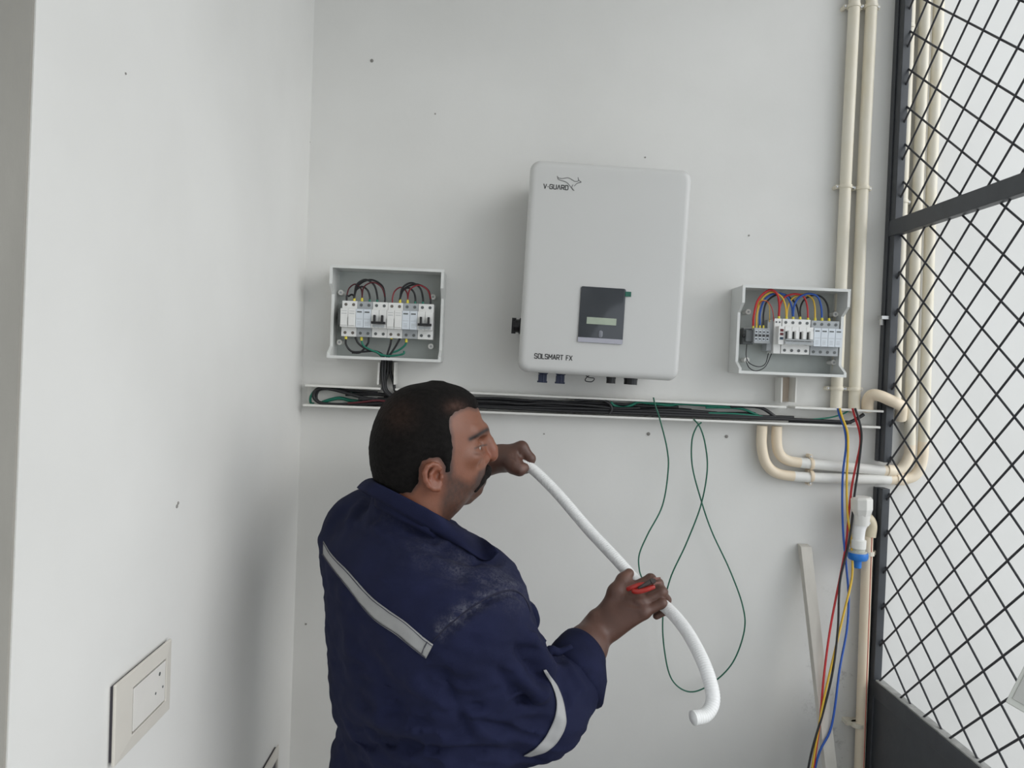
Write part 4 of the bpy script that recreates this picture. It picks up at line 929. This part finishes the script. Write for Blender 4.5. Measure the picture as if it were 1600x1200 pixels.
# left hand near the wall, seen from the thumb side, closed on the conduit end
def lp_(x, y, Y): return at(740 + x * .075, 670 + y * .075, Y)
LC = lp_(960, 700, 1.555)
LFING = []
for k, dY in enumerate((0, .019, .037, .053)):
    o_ = np.array([.0 - .003 * k, dY, -.004 * k]); sc_ = (1, 1.04, 1, .88)[k]
    LFING.append(([lp_(1000, 395, 1.556) + o_, lp_(1185, 620, 1.553) + o_, lp_(1130, 820, 1.562) + o_, lp_(1010, 800, 1.575) + o_], [.0130, .0110, .0100, .0085]))
LTH = ([lp_(760, 640, 1.545), lp_(850, 790, 1.535), lp_(960, 850, 1.532), lp_(1060, 810, 1.536)], [.0165, .0145, .0125, .0100])
def lhand(P):
    d = chain(P, [LE, LE + (LW_ - LE) * .6, LW_], [.050, .038, .0295], .02)
    for k in range(4): d = smin(d, cap(P, LW_ + np.array([.012, -.012 + .012 * k, 0]), LFING[k][0][0], .0215, .0145), .014)
    f_ = None
    for pts, rd in LFING:
        e = chain(P, pts, rd, .004); f_ = e if f_ is None else smin(f_, e, .0022)
    d = smin(d, f_, .006)
    d = smin(d, chain(P, LTH[0], LTH[1], .008), .008)
    d = smin(d, cap(P, LW_, lp_(800, 700, 1.548), .024, .020), .012)
    return d
lv, lf = nets(lhand, np.minimum(LE, LW_) - [.07, .06, .07], np.maximum(LW_, LE) + [.10, .10, .07], .0026)
lv = sculpt(lv, lf, [([(802, 706), (804, 716)], 1.2, -.0016), ([(811, 704), (811.5, 716)], 1.2, -.0022), ([(798, 716), (806, 719)], 1.3, -.0014), ([(797, 708), (800, 713)], 1.2, -.001)])
col = np.tile(HS * .92, (len(lv), 1)).astype(float); qx, qy = proj(lv)
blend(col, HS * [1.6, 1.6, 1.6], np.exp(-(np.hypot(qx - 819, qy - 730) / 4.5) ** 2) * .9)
parts_v.append(lv); parts_f.append(lf); parts_c.append(col)
# trunk under the clothes so that head, neck and arms are one figure
NB = at(636, 800, 1.285)
def core(P):
    d = cap(P, NB + [0, 0, -.02], [NB[0] + .01, 1.285, 1.02], .065, .10)
    d = smin(d, chain(P, [LS, NB + [0, 0, -.06], RS], [.055, .06, .055], .02), .03)
    d = smin(d, chain(P, [RS, RE, RE + (RW - RE) * .5], [.05, .042, .037], .02), .02)
    d = smin(d, chain(P, [LS, LE, LE + (LW_ - LE) * .4], [.05, .042, .040], .02), .02)
    for s in (-1, 1): d = smin(d, chain(P, [[NB[0] + s * .07 * .643, 1.28 - s * .07 * .766, 1.0], [NB[0] + s * .08 * .643 + .02, 1.29 - s * .08 * .766, .5], [NB[0] + s * .09 * .643, 1.28 - s * .09 * .766, .09]], [.075, .055, .04], .02), .03)
    return d
cv_, cf_ = nets(core, [-.42, .95, .03], [.30, 1.76, 1.60], .011)
parts_v.append(cv_); parts_f.append(cf_); parts_c.append(np.tile(HS, (len(cv_), 1)))
off = 0; FF = []
for v_, f_ in zip(parts_v, parts_f): FF.append(f_ + off); off += len(v_)
me, _ = np_mesh('person', np.concatenate(parts_v), np.concatenate(FF), SKIN, relax=1)
set_col(me, 'tint', np.concatenate(parts_c))
man = bpy.data.objects.new('person', me); COL.objects.link(man)
tag(man, 'man in navy coveralls holding a white conduit, seen from behind', 'person')
hv2, hf2 = nets(hair, hb_lo, hb_hi, .0021)
me, vv = np_mesh('hair', hv2, hf2, HAIRM, relax=1)
hc = np.tile(np.array([.0085, .0075, .007]), (len(vv), 1)).astype(float); qx, qy = proj(vv)
blend(hc, np.array([.034, .020, .015]), np.exp(-((qx - 622) / 26) ** 2 - ((qy - 648) / 24) ** 2) * .8)
blend(hc, np.array([.10, .055, .042]), np.exp(-((qx - 712) / 16) ** 2 - ((qy - 636) / 10) ** 2) * .6)
set_col(me, 'tint', hc)
ho = bpy.data.objects.new('hair', me); COL.objects.link(ho); ho.parent = man; ho['label'] = 'close-cropped black hair thinning at the crown'
# moustache
mv, mf = nets(lambda P: chain(P, [hp(743, 765, .029), hp(751, 750, .025), hp(758, 739, .013), hp(760, 734, 0), hp(758, 739, -.013), hp(751, 750, -.025), hp(743, 765, -.029)], [.005, .0082, .0095, .0088, .0095, .0082, .005], .003) + .001 * pnoise(P, 600, 2),
              hp(735, 770, 0) + [-.03, -.05, -.02], hp(765, 725, 0) + [.03, .05, .02], .0016)
me, vv = np_mesh('moustache', mv, mf, HAIRM); set_col(me, 'tint', np.tile(np.array([.016, .013, .012]), (len(vv), 1)))
mo = bpy.data.objects.new('moustache', me); COL.objects.link(mo); mo.parent = man
# eyes
EYE = M('eye_white', (.34, .29, .26), .4); IRIS = M('dark_iris', (.02, .012, .008), .15)
for s in (1, -1):
    c_ = hp(742 if s > 0 else 752, 699, s * .034); d_ = unit(HU + np.array([0, 0, -.02]))
    e = MB().lathe(c_ - d_ * .0105, c_ + d_ * .0105, [(i / 12, .0105 * math.sqrt(max(0, 1 - (i / 6 - 1) ** 2)) + 1e-5) for i in range(13)], 16).build('eye', EYE, man, smooth=170)
    MB().lathe(c_ + d_ * .0085, c_ + d_ * .0110, [(0, .0052), (.6, .0045), (1, .0005)], 14).build('iris', IRIS, e, smooth=170)

# ---------------------------------------------------------------- coverall
TH_ = math.radians(50); BF = np.array([math.sin(TH_), math.cos(TH_), 0]); BR = np.array([math.cos(TH_), -math.sin(TH_), 0])
TOR = [(826, 562, 722), (836, 545, 750), (850, 524, 776), (870, 508, 798), (920, 504, 812), (1000, 507, 822), (1085, 514, 820), (1130, 522, 812), (1158, 529, 806), (1178, 523, 808), (1200, 516, 814), (1260, 510, 822), (1330, 512, 820), (1420, 530, 800)]
tl_ = np.array([at(a, y, 1.27) for y, a, b in TOR]); tr_ = np.array([at(b, y, 1.27) for y, a, b in TOR]); tz = (tl_[:, 2] + tr_[:, 2]) / 2
def torso(P):
    z = P[:, 2]; xl = np.interp(z, tz[::-1], tl_[::-1, 0]); xr = np.interp(z, tz[::-1], tr_[::-1, 0])
    cx = (xl + xr) / 2; B = (xr - xl) / 2 / .80; Dp = B * .66
    q0_ = P[:, 0] - cx; q1_ = P[:, 1] - 1.272
    r_ = q0_ * BR[0] + q1_ * BR[1]; f_ = q0_ * BF[0] + q1_ * BF[1]
    k = ((np.abs(r_) / B) ** 2.3 + (np.abs(f_) / Dp) ** 2.3) ** (1 / 2.3)
    return np.maximum((k - 1) * Dp, np.maximum(z - tz[0], tz[-1] - z))
CUFF = RE + (RW - RE) * .72; ARMPIT = at(800, 1030, 1.15); WAIST = at(640, 1150, 1.13)
PRP = unit(_rt * .82 - _up * .58)
def cover(P):
    d = torso(P)
    d = smin(d, chain(P, [LS, NB + [.0, 0, -.070], RS], [.081, .068, .080], .03), .05)
    nk = cap(P, CN + [-.012, 0, -.09], CN + [-.012, 0, .03], .100, .082)
    d = smin(d, np.maximum(nk, (P - CN) @ CNN + .016), .018)
    arm = chain(P, [RS, RS + (RE - RS) * .5, RE], [.080, .066, .064], .03)
    arm = smin(arm, chain(P, [RE, RE + (CUFF - RE) * .5 + PRP * .006, CUFF], [.062, .050, .039], .02), .022)
    arm = smin(arm, cap(P, at(872, 1114, 1.20), at(890, 1090, 1.23), .046, .040), .02)
    ax = unit(RW - RE); arm = np.maximum(arm, (P - CUFF) @ ax)
    d = smin(d, arm, .022)
    la = chain(P, [LS, LE, LE + (LW_ - LE) * .25], [.080, .060, .055], .03); la = np.maximum(la, (P - LE - (LW_ - LE) * .25) @ unit(LW_ - LE))
    d = smin(d, la, .03)
    for s in (-1, 1):
        hpv = np.array([tl_[-1, 0] * .5 + tr_[-1, 0] * .5, 1.272, .90]) + BR * s * .085
        lg_ = chain(P, [hpv, hpv + BF * .015 + [0, 0, -.42] + BR * s * .01, hpv + BR * s * .03 + [0, 0, -.82]], [.105, .082, .078], .03)
        d = smin(d, lg_, .03)
    wr = .0035 * pnoise(P * [1, 1, .7], 38, 21) + .0016 * pnoise(P, 90, 22)
    def near(c_, r_): return np.exp(-((P - c_) ** 2).sum(1) / r_ ** 2)
    rid = 1 - 2.6 * np.abs(pnoise(P * [1, 1, 1.3], 62, 51)); rid2 = 1 - 2.6 * np.abs(pnoise(P * [.8, .8, 1.6], 46, 57))
    wr -= .0050 * rid * np.clip(near(RE, .13) + near(ARMPIT, .10), 0, 1) + .0045 * rid2 * np.clip(near(WAIST, .17), 0, 1) + .0016 * rid2
    return np.maximum(d + wr, .065 - P[:, 2])
NAVY_ = M('navy_twill', (.0115, .0145, .045), .88, var=.12, scale=14, bump=.35, bscale=900, attr='tint', spec=.2)
def dusty(m):
    nt = m.node_tree; b = nt.nodes['Principled BSDF']; old = b.inputs['Base Color'].links[0].from_socket
    at_ = nt.nodes.new('ShaderNodeAttribute'); at_.attribute_name = 'dust'; tc = nt.nodes.new('ShaderNodeTexCoord')
    n1 = nt.nodes.new('ShaderNodeTexNoise'); n1.inputs['Scale'].default_value = 260; n1.inputs['Detail'].default_value = 6; n1.inputs['Roughness'].default_value = .8
    nt.links.new(tc.outputs['Object'], n1.inputs['Vector'])
    r = nt.nodes.new('ShaderNodeMapRange'); r.inputs['From Min'].default_value = .38; r.inputs['From Max'].default_value = .68; nt.links.new(n1.outputs['Fac'], r.inputs['Value'])
    mm = nt.nodes.new('ShaderNodeMath'); mm.operation = 'MULTIPLY'; nt.links.new(r.outputs['Result'], mm.inputs[0]); nt.links.new(at_.outputs['Fac'], mm.inputs[1])
    mx = nt.nodes.new('ShaderNodeMix'); mx.data_type = 'RGBA'; mx.inputs['B'].default_value = (.26, .26, .29, 1)
    nt.links.new(mm.outputs[0], mx.inputs['Factor']); nt.links.new(old, mx.inputs['A']); nt.links.new(mx.outputs['Result'], b.inputs['Base Color'])
dusty(NAVY_)
cvv, cff = nets(cover, [-.47, .93, .05], [.34, 1.76, 1.62], .0050)
FOLDS = [  # (stroke, width px, height m)
    ([(610, 812), (664, 836), (708, 860), (745, 872), (785, 876)], 6, -.0035), ([(740, 862), (765, 868), (790, 884)], 7, -.0040),
    ([(688, 1003), (705, 980), (735, 955), (765, 935), (790, 925), (812, 930), (828, 952)], 5, -.0030), ([(694, 1015), (712, 992), (742, 967), (770, 948), (795, 938), (812, 945)], 7, .0022),
    ([(810, 975), (830, 1000), (850, 1030), (868, 1055)], 9, .006), ([(800, 1000), (822, 1030), (845, 1060), (862, 1075)], 8, -.006),
    ([(800, 1045), (830, 1075), (860, 1095)], 9, .005), ([(770, 1035), (800, 1075), (835, 1108)], 9, -.004), ([(790, 1100), (820, 1105), (845, 1085), (862, 1060)], 8, .004),
    ([(868, 1040), (880, 1070), (890, 1110)], 6, -.003), ([(880, 1030), (900, 1060), (915, 1085)], 6, .003),
    ([(620, 1040), (660, 1080), (720, 1110), (770, 1160)], 12, .004), ([(560, 1000), (600, 1070), (650, 1120)], 14, -.004), ([(540, 1090), (600, 1130), (680, 1150)], 12, .004), ([(540, 1130), (600, 1160), (690, 1170)], 10, -.005),
    ([(690, 1040), (705, 1090), (740, 1150)], 10, -.006), ([(565, 800), (600, 840), (650, 870)], 9, .003), ([(600, 770), (590, 800), (575, 830)], 7, -.003), ([(575, 775), (555, 800), (540, 830)], 7, .003),
    ([(640, 880), (690, 890), (740, 905)], 12, -.003), ([(660, 850), (710, 868), (760, 880)], 8, -.004), ([(530, 900), (545, 980), (550, 1060)], 12, .003), ([(530, 1160), (600, 1172), (700, 1178), (800, 1170)], 6, -.006)]
cvv = sculpt(cvv, cff, [(p, w_, a_ * 2.3) for p, w_, a_ in FOLDS])
me, cvv = np_mesh('coverall', cvv, cff, NAVY_, relax=1)
qx, qy = proj(cvv); tint = np.ones((len(cvv), 3)); dst = np.zeros(len(cvv))
def dust(pts, wd, amt, seed):      # chalky plaster dust on the cloth
    d, _ = polydist(qx, qy, pts); n_ = np.clip(.5 + .9 * pnoise(cvv, 160, seed) + .5 * pnoise(cvv, 420, seed + 1), 0, 1.3)
    dst[:] = np.maximum(dst, np.exp(-(d / wd) ** 2) * amt * n_)
dust([(690, 985), (730, 950), (770, 925), (800, 918)], 12, .55, 31); dust([(720, 890), (770, 905), (800, 925)], 26, .30, 33); dust([(650, 860), (720, 880)], 24, .16, 35); dust([(880, 1020), (920, 1010)], 9, .25, 39)
dust([(620, 800), (700, 850)], 40, .10, 41)
set_col(me, 'tint', tint); set_col(me, 'dust', np.repeat(dst[:, None], 3, 1))
cov = bpy.data.objects.new('coverall', me); COL.objects.link(cov); cov.parent = man; cov['label'] = 'navy blue work coverall dusted with plaster'
BV = BVHTree.FromPolygons([V(p) for p in cvv], [tuple(int(i) for i in f) for f in cff])
def on_cloth(px, py, off_=0.0):
    d = V(ray(px, py)).normalized(); h = BV.ray_cast(V(CAM), d)
    return None if h[0] is None else np.array(h[0] + h[1] * off_)
def strip(name, edgeA, edgeB, mat, off_=.0016, th=.0016, nu=40, nv=6, parent=cov):   # band laid on the cloth between two pixel edges
    A = spline([np.array([*p, 0.]) for p in edgeA], 10); B = spline([np.array([*p, 0.]) for p in edgeB], 10)
    G = []
    for i in range(nu + 1):
        a_ = A[int(round(i / nu * (len(A) - 1)))]; b_ = B[int(round(i / nu * (len(B) - 1)))]; r_ = []
        for j in range(nv + 1):
            q = a_ + (b_ - a_) * j / nv; r_.append(on_cloth(q[0], q[1], off_))
        if all(x is not None for x in r_): G.append(r_)
    if len(G) < 2: return None
    G = np.array(G)
    for _ in range(2): G[1:-1] = G[1:-1] * .5 + .25 * (G[:-2] + G[2:])
    n0, n1 = G.shape[:2]; vs = G.reshape(-1, 3); fs = [(i * n1 + j, i * n1 + j + 1, (i + 1) * n1 + j + 1, (i + 1) * n1 + j) for i in range(n0 - 1) for j in range(n1 - 1)]
    me = bpy.data.meshes.new(name); me.from_pydata(vs.tolist(), [], fs); me.materials.append(mat)
    bm = bmesh.new(); bm.from_mesh(me); bmesh.ops.recalc_face_normals(bm, faces=bm.faces)
    f0 = bm.faces[:][0]
    if sum(f.normal.dot(V(CAM) - f.calc_center_median()) for f in bm.faces) < 0: bmesh.ops.reverse_faces(bm, faces=bm.faces)
    bmesh.ops.solidify(bm, geom=bm.faces[:], thickness=th); bmesh.ops.recalc_face_normals(bm, faces=bm.faces); bm.to_mesh(me); bm.free()
    for p in me.polygons: p.use_smooth = True
    o_ = bpy.data.objects.new(name, me); COL.objects.link(o_); o_.parent = parent; return o_
TAPE = M('silver_reflective_tape', (.36, .36, .36), .45, var=.1, scale=25)
STITCH = M('dark_stitching', (.06, .06, .08), .8)
e1_ = [(506, 846), (520, 868), (545, 893), (575, 927), (600, 948), (632, 970), (655, 990), (677, 1007)]
e2_ = [(506, 868), (520, 888), (545, 920), (568, 950), (590, 972), (620, 992), (645, 1012), (666, 1029)]
strip('reflective_tape', e1_, e2_, TAPE)
strip('tape_stitching', [(x + .5, y + 2.2) for x, y in e1_], [(x + .3, y + 3.2) for x, y in e1_], STITCH, .0030, .0008, 60, 1)
strip('tape_stitching', [(x - .3, y - 3.2) for x, y in e2_], [(x - .5, y - 2.2) for x, y in e2_], STITCH, .0030, .0008, 60, 1)
strip('tape_stitching', [(668, 1001), (658, 1022)], [(669.3, 1002), (659.3, 1023)], STITCH, .0030, .0008, 20, 1)
strip('sleeve_tape', [(849, 1046), (860, 1068), (868, 1095), (866, 1122), (852, 1150), (836, 1168), (818, 1179)], [(853, 1045), (870, 1075), (881, 1108), (882, 1135), (870, 1158), (854, 1172), (828, 1180)], TAPE, .0032)
# armhole seam of the yoke
sm = [(676, 1003), (700, 978), (735, 950), (765, 932), (790, 923), (808, 924), (822, 938), (828, 955)]
strip('yoke_seam', [(x, y - 1.2) for x, y in sm], [(x, y + 1.2) for x, y in sm], M('navy_seam', (.012, .013, .035), .9), .0012, .0012, 60, 1)

# collar: stand and fall as one folded band round the neck
def band(name, inner, outer, mat, th, parent, mid=None):
    A = spline(inner, 6); B = spline(outer, 6); C = spline(mid, 6) if mid else None
    n_ = len(A); vs = []; m_ = 6; fs = []
    for i in range(n_):
        for j in range(m_ + 1):
            t = j / m_
            p = A[i] * (1 - t) + B[i] * t if C is None else A[i] * (1 - t) ** 2 + 2 * C[i] * t * (1 - t) + B[i] * t * t
            vs.append(p)
    fs = [(i * (m_ + 1) + j, i * (m_ + 1) + j + 1, (i + 1) * (m_ + 1) + j + 1, (i + 1) * (m_ + 1) + j) for i in range(n_ - 1) for j in range(m_)]
    me = bpy.data.meshes.new(name); me.from_pydata([tuple(map(float, p)) for p in vs], [], fs); me.materials.append(mat)
    bm = bmesh.new(); bm.from_mesh(me); bmesh.ops.recalc_face_normals(bm, faces=bm.faces); bmesh.ops.solidify(bm, geom=bm.faces[:], thickness=th); bmesh.ops.recalc_face_normals(bm, faces=bm.faces); bm.to_mesh(me); bm.free()
    for p in me.polygons: p.use_smooth = True
    o_ = bpy.data.objects.new(name, me); COL.objects.link(o_); o_.parent = parent; return o_
NC = M('navy_collar', (.0115, .0145, .045), .88, var=.15, scale=30, bump=.35, bscale=900, spec=.2)
BVH_ = BVHTree.FromPolygons([V(p) for p in hv], [tuple(int(k) for k in f) for f in hf])
def on_head(px, py, off_):
    h = BVH_.ray_cast(V(CAM), V(ray(px, py)).normalized()); return None if h[0] is None else np.array(h[0] + h[1] * off_)
inner, outer = [], []
for k, a_ in enumerate(np.radians([2, 25, 50, 75, 100, 125, 150, 180, 215, 250, 285, 320])):
    fr = max(0, math.cos(a_)) ** 2
    d_ = math.cos(a_) * CA + math.sin(a_) * CB
    p = CN + d_; q = CN + d_ * (1.34 - .0 * fr) + np.array([0, 0, -.034 - .004 * fr])
    for n_, (pt, f1, f2) in enumerate(((p, on_head, .005), (q, on_cloth, .006))):
        if math.sin(a_) > -.2:
            X_, Y_ = proj(pt)
            for fn, of in ((on_head, .006), (on_cloth, .007)):
                if n_ == 0 and fn is on_cloth: continue
                h = fn(float(X_), float(Y_), of)
                if h is not None and np.linalg.norm(h - CAM) < np.linalg.norm(pt - CAM): pt = h
        if n_ == 0: p = pt
        else: q = pt
    h = BV.ray_cast(V(q + [0, 0, .3]), Vector((0, 0, -1)))
    if h[0] is not None and h[0].z + .005 > q[2]: q = q * [1, 1, 0] + [0, 0, h[0].z + .005]
    inner.append(p); outer.append(q)
outer[0] = at(777, 861, np.clip(outer[0][1], 1.15, 1.26))
midp = [(a + b) / 2 + np.array([0, -.006, .012]) for a, b in zip(inner, outer)]
band('collar', inner, outer, NC, .0035, cov, midp)
stand_lo = [p + np.array([0, .012, -.045]) for p in inner]
band('collar_stand', [p + np.array([0, .003, -.002]) for p in inner], stand_lo, NC, .003, cov)
# rolled cuff with tab, chest pocket flap
ax = unit(RW - RE); sidev = unit(np.cross(ax, [0, -1, .2])); s2 = np.cross(ax, sidev)
cf = MB(); ring_ = []
for (t, r_, o_) in ((-.072, .0560, .012), (-.067, .0630, .013), (-.034, .0570, .008), (-.006, .0480, .002), (.004, .0450, 0), (.002, .0405, 0), (-.02, .0390, 0)):
    ring_.append([CUFF + PRP * o_ + ax * (t + .004 * math.sin(2 * a + 1)) + (sidev * math.cos(a) + s2 * math.sin(a)) * (r_ + .0018 * math.sin(3 * a + t * 60)) for a in np.linspace(0, 2 * math.pi, 28, endpoint=False)])
vs = [p for r_ in ring_ for p in r_]; fs = [(k * 28 + i, k * 28 + (i + 1) % 28, (k + 1) * 28 + (i + 1) % 28, (k + 1) * 28 + i) for k in range(len(ring_) - 1) for i in range(28)]
cf.add(vs, fs); cf.build('rolled_cuff', NC, cov, smooth=170)
tb0 = at(862, 1016, 1.225)
MB().tube(spline([tb0 + [-.006, 0, -.004], tb0, tb0 + [.014, .004, -.004], tb0 + [.035, .010, .004]], 4), [.004, .0075, .0085, .0085, .008, .008, .0075, .007, .0065, .006, .006, .005, .004], 10).build('cuff_tab', NC, cov, smooth=170)
pf = [at(812, 940, 1.235), at(828, 952, 1.25), at(834, 968, 1.26), at(829, 980, 1.255), at(812, 988, 1.235)]
MB().tube(spline(pf, 4), [.006] + [.011] * 15 + [.006], 10).build('pocket_flap', NC, cov, smooth=170)
# work boots on the floor
for s in (-1, 1):
    base = np.array([(tl_[-1, 0] + tr_[-1, 0]) / 2, 1.272, 0]) + BR * s * .115
    def boot(P):
        q = P - base; f_ = q @ BF; r_ = q @ BR; Q = np.stack([f_, r_, q[:, 2]], 1)
        d = smin(ell(Q, [.075, 0, .045], [.125, .048, .045]), cap(Q, [-.02, 0, .06], [-.015, 0, .15], .048, .047), .03)
        return np.maximum(d, .002 - P[:, 2])
    bv_, bf_ = nets(boot, base + [-.2, -.2, -.005], base + [.22, .22, .22], .006)
    me, _ = np_mesh('boot', bv_, bf_, M('black_leather', (.02, .018, .017), .5)); o_ = bpy.data.objects.new('boot', me); COL.objects.link(o_); o_.parent = man

# ---------------------------------------------------------------- conduit in his hands
cp = [LC + np.array([-.018, .012, .012]), LC, at(832, 733, 1.545), at(870, 770, 1.51), at(920, 828, 1.455), at(965, 876, 1.40), RC + (at(965, 876, 1.40) - RC) * .25, RC, at(1042, 950, 1.315), at(1072, 985, 1.262), at(1098, 1033, 1.20), at(1112, 1075, 1.165), at(1113, 1100, 1.150), at(1102, 1117, 1.140), at(1083, 1122, 1.132)]
S = spline(cp, 60); d_ = np.concatenate([[0], np.cumsum(np.linalg.norm(np.diff(np.array(S), axis=0), axis=1))])
N_ = int(d_[-1] / .0011); ss = np.linspace(0, d_[-1], N_); S2 = np.stack([np.interp(ss, d_, np.array(S)[:, i]) for i in range(3)], 1)
CR = .0112
tag(MB().tube(S2, [CR + .00035 * math.sin(2 * math.pi * s_ / .0042) for s_ in ss], 20).build('flexible_conduit', M('white_flexible_conduit', (.84, .84, .83), .45, var=.01), None, smooth=170, loc=S2[0]), 'white flexible conduit bent at its end, held in both hands', 'conduit')
# pliers with red grips tucked between thumb and forefinger
pc = at(1003, 919, 1.304); pl = root('pliers', pc, 'red handled pliers held in the right hand', 'pliers')
RG = M('red_grip', (.42, .03, .022), .35); STL = M('dark_tool_steel', (.10, .085, .08), .4, metal=.7)
def pq(x, y, Y): return at(900 + x * .125, 870 + y * .125, Y)
MB().tube(spline([pq(640, 405, 1.308), pq(700, 385, 1.302), pq(780, 355, 1.300), pq(860, 345, 1.300)], 5), [.0035] + [.0046] * 14 + [.004], 10).build('grip', RG, pl, smooth=170, loc=pc)
MB().tube(spline([pq(700, 425, 1.300), pq(780, 432, 1.294), pq(880, 405, 1.292), pq(980, 365, 1.294)], 5), [.0035] + [.0048] * 14 + [.004], 10).build('grip', RG, pl, smooth=170, loc=pc)
MB().tube(spline([pq(780, 395, 1.295), pq(860, 352, 1.292), pq(940, 305, 1.292)], 5), [.0028, .003, .003, .0032, .0034, .0036, .0038, .004, .004, .004, .004], 8).build('shank', STL, pl, smooth=170, loc=pc)
MB().lathe(pq(965, 300, 1.286), pq(965, 300, 1.299), [(0, .004), (.2, .0052), (.8, .0052), (1, .004)], 14).build('joint', STL, pl, smooth=40, loc=pc)
for (a_, b_) in (((955, 285), (1058, 262)), ((965, 335), (1062, 322))):
    MB().hexa([pq(a_[0], a_[1] - 22, 1.288), pq(b_[0], b_[1] - 10, 1.290), pq(b_[0], b_[1] + 14, 1.290), pq(a_[0], a_[1] + 22, 1.288), pq(a_[0], a_[1] - 22, 1.297), pq(b_[0], b_[1] - 10, 1.295), pq(b_[0], b_[1] + 14, 1.295), pq(a_[0], a_[1] + 22, 1.297)]).build('jaw', M('copper_brown_jaw', (.24, .12, .10), .4, metal=.5), pl, bevel=.0008, loc=pc)
